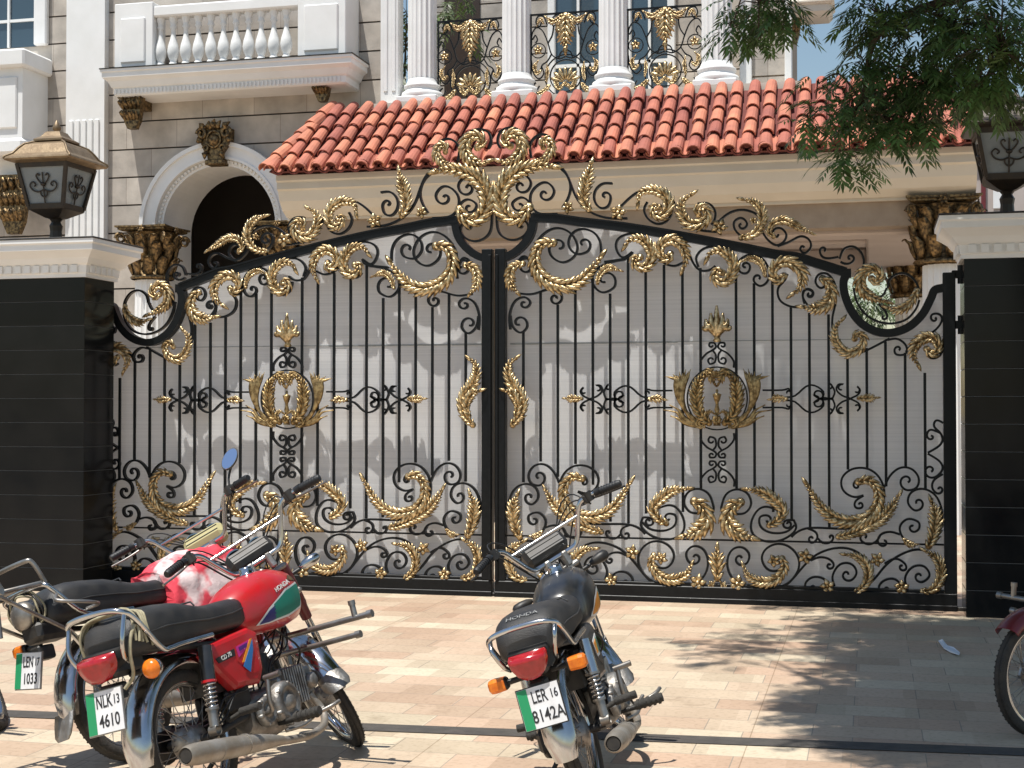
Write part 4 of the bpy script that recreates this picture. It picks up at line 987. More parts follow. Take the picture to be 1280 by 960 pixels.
for c_ in range(ncol + 1):
    x = xe0 + .06 + c_ * pitch
    for r_ in range(ncrs):
        t0 = r_ * tlen; xlim0 = xe0 + (xt0 - xe0) * (t0 + tlen * .5) / sL_; xlim1 = xe1 - (xe1 - xt1) * (t0 + tlen * .5) / sL_
        if x < xlim0 - .02 or x > xlim1: continue
        j = rnd.uniform(-.011, .011)
        p = Vector((x + j, YE, ze)) + su * (t0 - .07 + rnd.uniform(-.014, .014)) + sn * (.052 + rnd.uniform(-.003, .004))
        tu = (su * (tlen + .05) + sn * -.028 + sx_ * rnd.uniform(-.012, .012)).normalized()
        barrel(tl, p + sn * .014, tu, sx_, sn, tlen + .05, .088 + rnd.uniform(-.002, .002), .072)
        if r_ == 0: barrel(tl, Vector((x + pitch / 2, YE, ze)) + su * -.06 + sn * .075, su, sx_, sn, tlen, .062, .06, .014, 6, -1)
for c_ in range(6):      # hip tiles at the left end
    a_ = Vector((xe0, YE, ze)); b_ = Vector((xt0, YT, zt_)); d_ = (b_ - a_); u_ = d_.normalized(); L6 = d_.length / 6
    s_ = u_.cross(Vector((0, 0, 1))).normalized(); n_2 = s_.cross(u_).normalized()
    barrel(tl, a_ + u_ * (c_ * L6 - .05) + n_2 * .06, (u_ + n_2 * -.03).normalized(), s_, n_2 if n_2.z > 0 else -n_2, L6 + .05, .105, .085)
hb(tl, 'roof_tiles', 'terracotta', roof)
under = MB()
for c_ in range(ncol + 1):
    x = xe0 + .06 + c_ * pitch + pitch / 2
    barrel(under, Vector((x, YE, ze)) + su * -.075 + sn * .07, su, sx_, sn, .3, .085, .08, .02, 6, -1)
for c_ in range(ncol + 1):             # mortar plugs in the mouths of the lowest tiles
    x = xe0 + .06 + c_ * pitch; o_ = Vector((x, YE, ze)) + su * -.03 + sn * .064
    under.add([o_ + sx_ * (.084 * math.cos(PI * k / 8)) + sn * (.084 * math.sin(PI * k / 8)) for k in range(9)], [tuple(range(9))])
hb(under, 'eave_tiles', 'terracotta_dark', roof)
cor = MB(); xf0 = X(346, 225, YE + .15); xf1 = X(1222, 200, YE + .15)
zb_ = Z(780, 262, YE + .55)
pf = [(YE + .12, ze - .03), (YE + .12, ze - .10), (YE + .15, ze - .12), (YE + .15, ze - .21), (YE + .19, ze - .23), (YE + .24, ze - .36), (YE + .34, ze - .47), (YE + .46, ze - .53), (YE + .50, ze - .55), (YE + .50, zb_ + .05), (YE + .53, zb_ + .045), (YE + .53, zb_), (YE + .56, zb_ - .0), (YE + 1.2, zb_)]
cor.loft([[Vector((x_, y, z)) for y, z in pf] for x_ in (xf0, xf1)], closed=False, cap=False, smooth=False)
cor.add([(xf0, y, z) for y, z in pf] + [(xf0, YE + 1.2, ze - .03)], [tuple(range(len(pf) + 1))]); cor.add([(xf1, y, z) for y, z in pf] + [(xf1, YE + 1.2, ze - .03)], [tuple(range(len(pf), -1, -1))])
hb(cor, 'porch_cornice', 'cream')
dn = MB()
for i in range(int((xf1 - xf0) / .10)): dn.box(xf0 + .03 + i * .10, xf0 + .05 + i * .10, YE + .485, YE + .502, zb_ + .052, zb_ + .11)
hb(dn, 'dentils', 'cream')
zbm = Z(960, 287, YE + .6)
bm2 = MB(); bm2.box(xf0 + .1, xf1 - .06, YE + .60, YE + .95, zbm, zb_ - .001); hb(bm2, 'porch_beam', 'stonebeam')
cl = MB(); zc_ = zbm + .02
cl.box(xf0 + .1, xf1 - .06, YE + .95, YE + 6.5, zc_ + .25, zc_ + .35)
# moulded rim and drop panels of the ceiling
cl.bbox(xf0 + .1, xf1 - .06, YE + .96, YE + 1.45, zc_ - .08, zc_ + .25, .03); cl.bbox(xf0 + .1, xf1 - .06, YE + 2.4, YE + 2.9, zc_ - .02, zc_ + .25, .03); cl.bbox(xf1 - 1.3, xf1 - .06, YE + 1.451, YE + 6.4, zc_ - .06, zc_ + .25, .03); cl.bbox(xf0 + .1, xf1 - 1.301, YE + 5.4, YE + 6.4, zc_ - .12, zc_ + .25, .03)
hb(cl, 'porch_ceiling', 'pink_plaster')
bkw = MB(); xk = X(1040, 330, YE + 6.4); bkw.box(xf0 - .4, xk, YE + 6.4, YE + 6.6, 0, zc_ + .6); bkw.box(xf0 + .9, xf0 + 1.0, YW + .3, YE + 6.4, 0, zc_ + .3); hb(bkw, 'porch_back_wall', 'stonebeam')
for k, (a_, b_) in enumerate(((430, 520), (640, 800))):
    d_ = MB(); d_.bbox(X(a_, 400, YE + 6.3), X(b_, 400, YE + 6.3), YE + 6.34, YE + 6.42, 0, 2.7, .02); d_.bbox(X(a_, 400, YE + 6.3) + .1, X((a_ + b_) / 2, 400, YE + 6.3) - .04, YE + 6.32, YE + 6.345, .2, 2.55, .015); d_.bbox(X((a_ + b_) / 2, 400, YE + 6.3) + .04, X(b_, 400, YE + 6.3) - .1, YE + 6.32, YE + 6.345, .2, 2.55, .015); hb(d_, 'porch_door', 'wood')
YQ = YE + .8
wq = X(1222, 300, YQ) - X(1128, 300, YQ)
capital('capital', X(1178, 300, YQ), YQ, Z(1178, 331, YQ), Z(1178, 249, YQ), wq)
cm = MB(); fluted(cm, X(1180, 300, YQ), YQ, 0, Z(1178, 332, YQ), wq * .32, wq * .29); hb(cm, 'column', 'white')
YQ2 = YE + 5.6; w2 = X(1163, 340, YQ2) - X(1105, 340, YQ2)
capital('capital', X(1138, 340, YQ2), YQ2, Z(1138, 372, YQ2), Z(1138, 307, YQ2), w2 * 1.15)
cm = MB(); fluted(cm, X(1138, 340, YQ2), YQ2, 0, Z(1138, 373, YQ2), w2 * .36, w2 * .33); hb(cm, 'column', 'white')
for px, py, pw, ph in ((407, 256, 22, 36), (771, 240, 20, 30), (1178, 226, 22, 36)):
    mb = MB(); yy = YE + .6; relief(mb, X(px, py, yy), yy, Z(px, py, yy), X(px + pw / 2, py, yy) - X(px - pw / 2, py, yy), Z(px, py - ph / 2, yy) - Z(px, py + ph / 2, yy), .1); hb(mb, 'bracket', 'bronze')
# ------------------------------------------------------------------ upper terrace
YU = YT + .22; zu = Z(646, 126, YU)
fl_ = MB(); fl_.box(X(476, 130, YU), X(1002, 110, YU), YU - .30, YU + 2.6, zu - .25, zu); hb(fl_, 'terrace_floor', 'cream')
for px, py in ((528, 128), (646, 122), (767, 117), (896, 108)):
    c3 = MB(); x = X(px, py, YU); s = (X(664, 40, YU) - X(628, 40, YU)) / 2
    c3.bbox(x - s * 1.42, x + s * 1.42, YU - s * 1.42, YU + s * 1.42, zu, zu + .09, .012)
    c3.lathe([(s * 1.40, .09), (s * 1.46, .13), (s * 1.40, .17), (s * 1.22, .185), (s * 1.2, .22), (s * 1.28, .245), (s * 1.26, .275), (s * 1.12, .29), (s * 1.05, .33), (s, .36)], 24, Matrix.Translation((x, YU, zu)))
    fluted(c3, x, YU, zu + .36, z_top, s, s * .93); hb(c3, 'column', 'white')
p = MB(); x0, x1 = X(479, 60, YU), X(501, 60, YU); p.bbox(x0, x1, YU - .12, YU + .12, zu, z_top, .008)
for k in range(2): p.bbox(x0 + .05 + k * .12, x0 + .11 + k * .12, YU - .135, YU - .119, zu + .2, z_top, .01)
hb(p, 'pilaster', 'white')
YV = YU + 2.4
wall_courses(X(545, 60, YV), X(984, 60, YV), zu, z_top + .5, YV, .05, None, 'upper_wall')
p = MB(); p.box(X(545, 60, YV), X(984, 60, YV), YV + .03, YV + .2, zu, z_top + .5); hb(p, 'upper_wall_backing', 'joint')
for a_, b_ in ((695, 752), (790, 835)):
    w3 = MB(); x0, x1 = X(a_, 50, YV), X(b_, 50, YV); w3.bbox(x0 - .12, x0, YV - .08, YV, zu + .25, z_top, .015); w3.bbox(x1, x1 + .12, YV - .08, YV, zu + .25, z_top, .015); w3.bbox(x0 - .12, x1 + .12, YV - .09, YV, zu + .15, zu + .25, .015); w3.box((x0 + x1) / 2 - .02, (x0 + x1) / 2 + .02, YV - .06, YV - .012, zu + .25, z_top); w3.box(x0, x1, YV - .06, YV - .013, zu + 1.0, zu + 1.05)
    o = hb(w3, 'window', 'white'); g3 = MB(); g3.box(x0, x1, YV - .012, YV - .004, zu + .25, z_top); hb(g3, 'pane', 'glass', o)
d_ = MB(); d_.box(X(556, 60, YV), X(600, 60, YV), YV - .03, YV - .003, zu, z_top); hb(d_, 'terrace_door', 'wood')
# right hand end of the upper floor: pilaster, stone return, corner strip and eave
xr0 = X(925, 60, YU + .3); YR = YU + .3
p = MB(); p.bbox(xr0, X(940, 60, YR), YR - .08, YR + .2, zu, z_top, .01); hb(p, 'pilaster', 'white')
wall_courses(X(940, 60, YR), X(981, 60, YR), zu - .2, z_top + .4, YR, .05, None, 'end_wall')
p = MB(); p.box(X(940, 60, YR), X(983, 60, YR), YR + .03, YR + 3, zu - .2, z_top + .4); hb(p, 'end_wall_backing', 'stonebeam')
p = MB(); p.bbox(X(981, 60, YR), X(990, 60, YR), YR - .06, YR + .1, zu, z_top + .4, .01); hb(p, 'corner_strip', 'white')
mb = MB(); relief(mb, X(993, 30, YR + .3), YR + .2, Z(993, 22, YR), .26, .62, .2); hb(mb, 'bracket', 'bronze')
p = MB(); zz = Z(1010, 20, YR); p.bbox(X(984, 10, YR), X(1040, 10, YR), YR - .05, YR + .5, zz, zz + .6, .05); p.bbox(X(984, 10, YR), X(1043, 10, YR), YR - .09, YR + .55, zz + .14, zz + .22, .03); hb(p, 'upper_eave', 'cream')
# railings of the terrace
def railing(pa, pb, py, ptop):
    x0, x1 = X(pa, 80, YU), X(pb, 80, YU); w = x1 - x0; z1 = Z((pa + pb) / 2, ptop, YU); h = z1 - zu; xm = (x0 + x1) / 2
    fr = MB(); fr.box(x0, x1, YU - .014, YU + .014, z1 - .025, z1); fr.box(x0, x1, YU - .014, YU + .014, zu + .02, zu + .04); fr.box(x0, x0 + .02, YU - .013, YU + .013, zu, z1 - .001); fr.box(x1 - .02, x1, YU - .013, YU + .013, zu, z1 - .001)
    for i in range(1, 3):
        xx = x0 + w * i / 3
    o = hb(fr, 'terrace_railing', 'iron')
    U = lambda u, v: (xm + u * w / 2, zu + v * h)
    sm = lambda pts: [(v.x, v.y) for v in catmull([(*U(a, b), 0) for a, b in pts], 4)]
    S = [[(.97, .64), (.95, .77), (.82, .84), (.64, .79), (.50, .65), (.40, .52), (.2, .46), (.01, .48)], [(.94, .70), (.86, .75), (.80, .70), (.85, .66)], [(.05, .93), (.22, .98), (.38, .93), (.36, .85), (.26, .86)], [(.52, .86), (.62, .96), (.78, .97), (.84, .90), (.74, .85), (.68, .90)],
         [(.97, .46), (.92, .32), (.76, .24), (.62, .30), (.68, .38)], [(.95, .06), (.7, .05), (.4, .03), (.05, .05)], [(.40, .52), (.52, .44), (.66, .40), (.72, .33)], [(.02, .56), (.14, .53), (.2, .46)], [(.5, .65), (.38, .74), (.34, .85)], [(.74, .16), (.84, .10), (.92, .16), (.84, .20)]]
    circ = lambda u, v, r, n=28: [(U(u, v)[0] + r * h * math.cos(2 * PI * i / n), U(u, v)[1] + r * h * math.sin(2 * PI * i / n)) for i in range(n)]
    for r_ in (.245, .185):
        mb = MB(); mb.ribbon(circ(0, .26, r_), .016, -.012, .012, True); mb.xf(Matrix.Translation((0, YU, 0))); hb(mb, 'scroll', 'iron', o)
    for sg in (1, -1):
        for k, s in enumerate(S):
            mb = MB(); mb.ribbon(sm([(sg * a, b) for a, b in s]), .017, -.010 - .0004 * k, .010 + .0004 * k); mb.xf(Matrix.Translation((0, YU, 0))); hb(mb, 'scroll', 'iron', o)
        mb = MB(); mb.ribbon(circ(sg * .77, .57, .085, 18), .013, -.009, .009, True); mb.xf(Matrix.Translation((0, YU, 0))); hb(mb, 'scroll', 'iron', o)
    gd = MB(); q = lambda pts, wd, inn=.8: acanthus(gd, [U(*p) for p in pts], wd * .62, inn)
    q([(0, .56), (0, .70), (0, .84), (0, .95)], .24, 1.0)
    for k in range(7):
        an = PI * (k - 3) / 7.5; c0 = U(0, .18)
        gd.petal([(c0[0] + r * h * math.sin(an), -.02 - .015 * math.sin(PI * r / .2), c0[1] + r * h * math.cos(an)) for r in (.03, .09, .15, .185)], [.010, .022, .030, .008], (0, -1, 0), .008, .6)
    for sg in (1, -1):
        q([(sg * .14, .72), (sg * .16, .84), (sg * .06, .93)], .13); q([(sg * .55, .95), (sg * .36, .89), (sg * .20, .92), (sg * .1, .96)], .11)
        q([(sg * .16, .30), (sg * .26, .20), (sg * .18, .11), (sg * .08, .15)], .09); q([(sg * .92, .04), (sg * .66, .07), (sg * .46, .15)], .11)
        floret(gd, *U(sg * .77, .57), .075, seed=.3); q([(sg * .78, .44), (sg * .86, .38), (sg * .80, .30), (sg * .70, .33)], .08); q([(sg * .80, .86), (sg * .70, .93), (sg * .62, .88)], .06)
        q([(sg * .52, .40), (sg * .50, .30), (sg * .53, .20)], .06, 1.0)
    floret(gd, *U(0, .16), .05)
    gd.xf(Matrix.Translation((0, YU, 0))); hb(gd, 'gold_ornament', 'gold', o)
railing(547, 630, 128, 24); railing(663, 752, 124, 15); railing(784, 880, 115, 8)

# neighbour beyond the right pillar
nb = empty('neighbour_house', (10, 27, 0)); tag(nb, 'pale pink house seen past the right lantern', 'house')
def nbx(name, m_, *b):
    mb = MB(); mb.bbox(*b, .02); mb.xf(Matrix.Translation((-10, -27, 0))); return mb.build(name, m_, nb)
xa, xz = X(1196, 220, 27), X(1330, 220, 27)
nbx('wall', 'pink_plaster', xa, xz, 27, 32, 0, Z(1230, 172, 27)); nbx('roof', 'pink_plaster', xa - .3, xz, 26.7, 32, Z(1230, 172, 27) + .001, Z(1230, 160, 27)); nbx('drain_pipe', 'darkred', X(1226, 220, 27), X(1232, 220, 27), 26.9, 26.998, 0, Z(1230, 180, 27)); 
wf = nbx('window', 'white', X(1241, 220, 27), X(1256, 220, 27), 26.93, 26.999, Z(1230, 262, 27), Z(1230, 225, 27)); 

# ================================================================== trees and plants
def leafy(mb, p, d, n, size, droop, sway):
    """compound neem leaf: a drooping stalk with paired sickle leaflets"""
    pts = []; v = d.normalized(); q = p.copy(); step = size * .42
    side = v.cross(Vector((0, 0, 1))); side = side.normalized() if side.length > .05 else Vector((1, 0, 0))
    for i in range(n):
        v = (v + Vector((0, 0, -droop))).normalized(); q = q + v * step; up = side.cross(v).normalized()
        for s in (1, -1):
            ln = size * (1.0 - .35 * abs(i / n - .45)) * rnd.uniform(.8, 1.1); a = (side * s * .85 + v * .62 + Vector((rnd.uniform(-.15, .15), rnd.uniform(-.15, .15), -.28))).normalized()
            w = a.cross(up).normalized() * (ln * .155); cv = v * ln * .16
            mb.add([q, q + a * ln * .4 + w + cv * .1, q + a * ln + cv, q + a * ln * .45 - w * .8 + cv * .1 + up * ln * .02], [(0, 1, 2, 3)])
    mb.add([q, q + v * size * .5 + side * size * .12, q + v * size, q + v * size * .5 - side * size * .12], [(0, 1, 2, 3)])
def make_tree(name, base, limbs, clusters, label, leafsize, leafm, seeds, trunk_r):
    t = empty(name, base); tag(t, label, 'tree'); bo = Matrix.Translation((-base[0], -base[1], -base[2])); r2 = random.Random(seeds)
    tk = MB(); tk.tube(catmull(limbs[0][0], 5), [limbs[0][1] + (limbs[0][2] - limbs[0][1]) * i / (len(limbs[0][0] * 5) - 5) for i in range(len(limbs[0][0]) * 5 - 4)], 10); tk.xf(bo); tk.build('trunk', 'bark', t)
    for pts, a_, b_ in limbs[1:]:
        lm = MB(); pp = catmull(pts, 5); lm.tube(pp, [a_ + (b_ - a_) * i / (len(pp) - 1) for i in range(len(pp))], 7); lm.xf(bo); lm.build('limb', 'bark', t)
    cr = MB(); tw = MB()
    for c, rad, n in clusters:
        c = Vector(c); near = min((Vector(p) for l in limbs for p in catmull(l[0], 5)), key=lambda p: (p - c).length)
        mid = near.lerp(c, .5) + Vector((0, 0, .12)); tw.tube(catmull([near, mid, c], 4), [.010, .009, .008, .007, .006, .006, .005, .005, .004], 5)
        for _ in range(n):
            o_ = Vector((r2.gauss(0, 1), r2.gauss(0, 1), r2.gauss(0, 1)));  o_ = o_.normalized() * (r2.random() ** .5)
            p = c + Vector((o_.x * rad[0], o_.y * rad[1], o_.z * rad[2])); d = Vector((o_.x + r2.uniform(-.5, .5), o_.y + r2.uniform(-.5, .5), r2.uniform(-.5, .3)))
            if r2.random() < .3: tw.tube([c, c.lerp(p, .6) + Vector((0, 0, .03)), p], [.005, .004, .0025], 4, cap=False)
            leafy(cr, p, d, r2.randint(4, 6), leafsize * r2.uniform(.8, 1.15), .16, 0)
    o0 = len(cr.v); cr.v += tw.v; cr.f += [[i + o0 for i in f] for f in tw.f]; cr.m += [1] * len(tw.f); cr.sm += tw.sm      # leaves and the twigs that carry them
    cr.xf(bo); cr.build('crown', [leafm, 'bark'], t)
    return t
def c_at(px, py, Y, rx, rz, n, ry=None):
    p = at(px, py, Y); s = FPX / (p - CAM).dot(c_f); return (tuple(p), (rx / s, ry if ry else rx / s, rz / s), n)
YN = -1.9
cl_ = [c_at(1180, 30, YN, 95, 60, 200, .5), c_at(1250, 60, YN - .3, 70, 70, 170, .45), c_at(1105, 25, YN, 40, 50, 70, .35), c_at(1085, 90, YN, 34, 26, 40, .28), c_at(1165, 110, YN, 55, 30, 80, .35), c_at(1225, 105, YN - .2, 45, 30, 60, .35),
       c_at(1060, 140, YN, 44, 26, 50, .28), c_at(1115, 155, YN, 40, 24, 44, .28), c_at(1150, 150, YN, 26, 20, 24, .25), c_at(1062, 195, YN, 28, 24, 34, .22), c_at(1022, 105, YN, 12, 22, 8, .15), c_at(1010, 150, YN, 16, 16, 12, .15), c_at(1130, 100, YN, 50, 25, 50, .28),
       c_at(950, 4, YN - .2, 40, 24, 60, .28), c_at(985, 22, YN - .2, 18, 20, 18, .22), c_at(915, 34, YN - .2, 14, 18, 12, .18), c_at(948, 48, YN - .2, 8, 10, 5, .15)]
SUN = Vector((-.17, -.27, 1)).normalized()
rs = random.Random(3)
def shade(p, n, size=.40):         # a clump of the crown high above the picture that keeps the sun off the point p
    for _ in range(30):
        h = rs.uniform(3.4, 6.4); q = p + SUN * ((h - p.z) / SUN.z); v = q + Vector((0, 0, -.5)) - CAM; py = 480 - FPX * v.dot(c_u) / v.dot(c_f)
        if py < -25: cl_.append((tuple(q), (size, size, size * .6), n)); return
for k in range(95):                # right hand side of the drive
    px = rs.uniform(1085, 1420); py = rs.uniform(780, 945)
    shade(ground(px, py), 120)
for px, py in ((885, 800), (905, 825), (925, 810), (955, 790), (985, 812), (1010, 800), (1045, 820), (1060, 775), (1090, 765), (1030, 770), (1075, 800), (1060, 845), (1075, 900), (1062, 925), (1120, 775), (1150, 770)): shade(ground(px, py), 20, .22)
n0 = 0
for k in range(400):               # unseen crown to the right and over the street, added to block sky light
    q = Vector((rs.uniform(2.6, 9.0), rs.uniform(-9.5, 1.0), rs.uniform(4.8, 7.2))); v = q + Vector((0, 0, -.6)) - CAM; w_ = v.dot(c_f)
    if w_ > .3 and 480 - FPX * v.dot(c_u) / w_ > -25: continue
    s_ = q - SUN * (q.z / SUN.z); v2 = s_ - CAM; w2_ = v2.dot(c_f)
    if w2_ > 1 and 640 + FPX * v2.dot(c_r) / w2_ < 1130: continue
    cl_.append((tuple(q), (.6, .6, .35), 62)); n0 += 1
    if n0 > 62: break
for k in range(34):                # right hand half of the gate and the pillar
    px = rs.uniform(905, 1330); py = rs.uniform(260, 740)
    shade(at(px, py, 0 if px < 1190 else -.4), 30, .36)
T0 = at(1420, 500, -2.4); tx, ty = T0.x, T0.y
L1 = at(1260, 20, YN); L2 = at(1100, 40, YN); L3 = at(1060, 190, YN); L4 = at(950, -20, YN - .2)
limbs = [([(tx, ty, 0), (tx + .02, ty, 1.2), (tx - .1, ty + .05, 2.4), (tx - .25, ty + .1, 3.6), (tx - .5, ty + .1, 5.0), (tx - .6, ty + .1, 6.4)], .19, .06),
         ([(tx - .2, ty + .1, 3.3), (L1.x + .2, L1.y, L1.z + .1), tuple(L1.lerp(L2, .4) + Vector((0, 0, .15))), tuple(L2), tuple(L2.lerp(L3, .5)), tuple(L3 + Vector((0, 0, .15)))], .055, .005),
         ([(tx - .35, ty + .1, 4.2), (L1.x, L1.y - .1, 4.6), (L4.x + .9, L4.y, 4.75), tuple(L4)], .05, .01),
         ([(tx - .45, ty + .1, 4.7), (tx - 1.2, ty - .8, 5.2), (tx - 2.0, ty - 1.6, 5.4), (tx - 2.8, ty - 2.0, 5.3)], .05, .012),
         ([(tx - .5, ty + .1, 5.0), (tx - 1.1, ty + .7, 5.6), (tx - 1.9, ty + 1.0, 5.9), (tx - 2.6, ty + 1.2, 5.8)], .05, .012)]
make_tree('neem_tree', (tx, ty, 0), limbs, cl_, 'neem tree with drooping feathery dark green leaves over the right pillar', .085, 'leaf', 11, .17)
make_tree('garden_tree', (X(1085, 380, 19), 19, 0), [([(X(1085, 380, 19), 19, 0), (X(1086, 380, 19), 19, 1.3), (X(1084, 380, 19), 19, 2.7)], .1, .05)],
          [c_at(1085, 370, 19, 42, 40, 70, .6), c_at(1060, 400, 19, 30, 30, 30, .5), c_at(1110, 395, 19.2, 30, 30, 30, .5)], 'small garden tree visible through the round notch right of the gate', .17, 'leaf2', 5, .1)
make_tree('terrace_plant', (X(507, 110, YU + .8), YU + .8, zu), [([(X(507, 110, YU + .8), YU + .8, zu), (X(506, 60, YU + .8), YU + .8, zu + .6), (X(508, 20, YU + .8), YU + .8, zu + 1.4)], .03, .01)],
          [c_at(508, 15, YU + .8, 14, 40, 22, .2), c_at(520, 60, YU + .9, 20, 30, 14, .2), c_at(505, 85, YU + .8, 10, 20, 8, .2), c_at(570, 20, YU + 1.2, 30, 40, 26, .25)], 'tall leafy green plant on the upper terrace behind the first column', .17, 'leaf2', 6, .03)

# ================================================================== light
SUN = Vector((-.17, -.27, 1)).normalized()
ld = bpy.data.lights.new('sun', 'SUN'); ld.energy = 5.0; ld.angle = R(.53); ld.color = (1, .965, .905)
lo = bpy.data.objects.new('sun', ld); col.objects.link(lo); lo.rotation_euler = (-SUN).to_track_quat('-Z', 'Y').to_euler()
wd = bpy.data.worlds.new('World'); sc.world = wd; wd.use_nodes = True; nt = wd.node_tree
bg = nt.nodes['Background']; sk = nt.nodes.new('ShaderNodeTexSky'); sk.sky_type = 'NISHITA'; sk.sun_disc = False
el = math.asin(SUN.z); sk.sun_elevation = el; sk.sun_rotation = math.atan2(SUN.x, SUN.y)
sk.air_density = 1.5; sk.dust_density = 0.4; sk.ozone_density = 1.6
nt.links.new(sk.outputs['Color'], bg.inputs['Color']); bg.inputs['Strength'].default_value = .09
sc.view_settings.view_transform = 'Standard'; sc.view_settings.look = 'None'; sc.view_settings.gamma = 1; sc.view_settings.exposure = 0.28; sc.view_settings.use_curve_mapping = False
# ================================================================== motorcycles
# local axes of a motorcycle: x forward, y left, z up, rear wheel touching the ground at the origin
WB = 1.19; RAKE = R(26); HEAD = Vector((.80, 0, .80)); SAX = Vector((-math.sin(RAKE), 0, math.cos(RAKE)))
def steer_m(s): return Matrix.Translation(HEAD) @ Matrix.Rotation(s, 4, SAX) @ Matrix.Translation(-HEAD)
RX90 = Matrix.Rotation(PI / 2, 4, 'X')
def V(*p): return Vector(p)
def wheel(root, cx_, steerm, front, drum):
    T = Matrix.Translation((cx_, 0, .275)) @ RX90; F = (steerm @ T) if steerm else T
    mb = MB(); w = .024 if front else .030; Rr = .275; n = 56
    prof = [(.222, -.017), (.232, -w * .92), (.252, -w * 1.02), (Rr - .010, -w * .82), (Rr - .004, -w * .55), (Rr - .008, -w * .50), (Rr - .008, -w * .40), (Rr - .001, -w * .33), (Rr, 0), (Rr - .001, w * .33), (Rr - .008, w * .40), (Rr - .008, w * .50), (Rr - .004, w * .55), (Rr - .010, w * .82), (.252, w * 1.02), (.232, w * .92), (.222, .017)]
    mb.lathe(prof, n, F)
    for k in range(64):          # shoulder tread blocks
        for s in (-1, 1):
            a = 2 * PI * (k + (.5 if s > 0 else 0)) / 64; st = len(mb.v)
            mb.box(-.005, .005, -.0035, .0035, 0, .0018); mb.xf(F @ Matrix.Rotation(a, 4, 'Z') @ Matrix.Translation((Rr - .009, 0, s * w * .70)) @ Matrix.Rotation(PI / 2, 4, 'Y') , st)
    wh = MB()
    prof = [(.226, -.019), (.214, -.020), (.208, -.012), (.203, 0), (.208, .012), (.214, .020), (.226, .019)]
    wh.lathe(prof, 48, F); W = wh.build('wheel', 'chrome', root)
    mb.build('tyre', 'rubber', W)
    hb_ = MB(); r = .058 if drum else .050
    hb_.lathe([(0, -.075), (.014, -.075), (.014, -.055), (.030, -.050), (r, -.042), (r, .042), (.030, .050), (.014, .055), (.014, .075), (0, .075)], 22, F); hb_.build('hub', 'alu', W)
    sp = MB()
    for k in range(36):
        s = 1 if k % 2 else -1; a = 2 * PI * k / 36; d = (1 if (k // 2) % 2 else -1) * .42
        p = F @ V((r - .004) * math.cos(a + d), (r - .004) * math.sin(a + d), s * .030); q = F @ V(.206 * math.cos(a), .206 * math.sin(a), s * .004)
        sp.tube([p, q], .0019, 5, cap=False)
    sp.build('spokes', 'steel', W)
    return F
def fender(root, cx_, sm_, a0, a1, rad, w, name, m_, end=None, parentcap=True):
    mb = MB(); n = 26; secs = []
    for i in range(n + 1):
        a = a0 + (a1 - a0) * i / n; d = V(math.cos(a), 0, math.sin(a)); o = V(cx_, 0, .275); ww = w
        if end and i > n - 3: ww = w * (1 - .10 * (i - n + 3))
        s = []
        for y, dr in ((-1.0, -.034), (-1.02, -.020), (-.94, -.004), (-.6, .012), (0, .018), (.6, .012), (.94, -.004), (1.02, -.020), (1.0, -.034), (.96, -.034), (.90, -.008), (.55, .008), (0, .013), (-.55, .008), (-.90, -.008), (-.96, -.034)):
            s.append(o + d * (rad + dr) + V(0, y * ww, 0))
        secs.append(s)
    mb.loft(secs)
    if sm_: mb.xf(sm_)
    return mb.build(name, m_, root)
def decal_on(mb, polys, y, side):
    """flat sticker (x, z polygon) set 1.5 mm proud of a side panel"""
    mb.prism(polys, y, y + side * .0018)
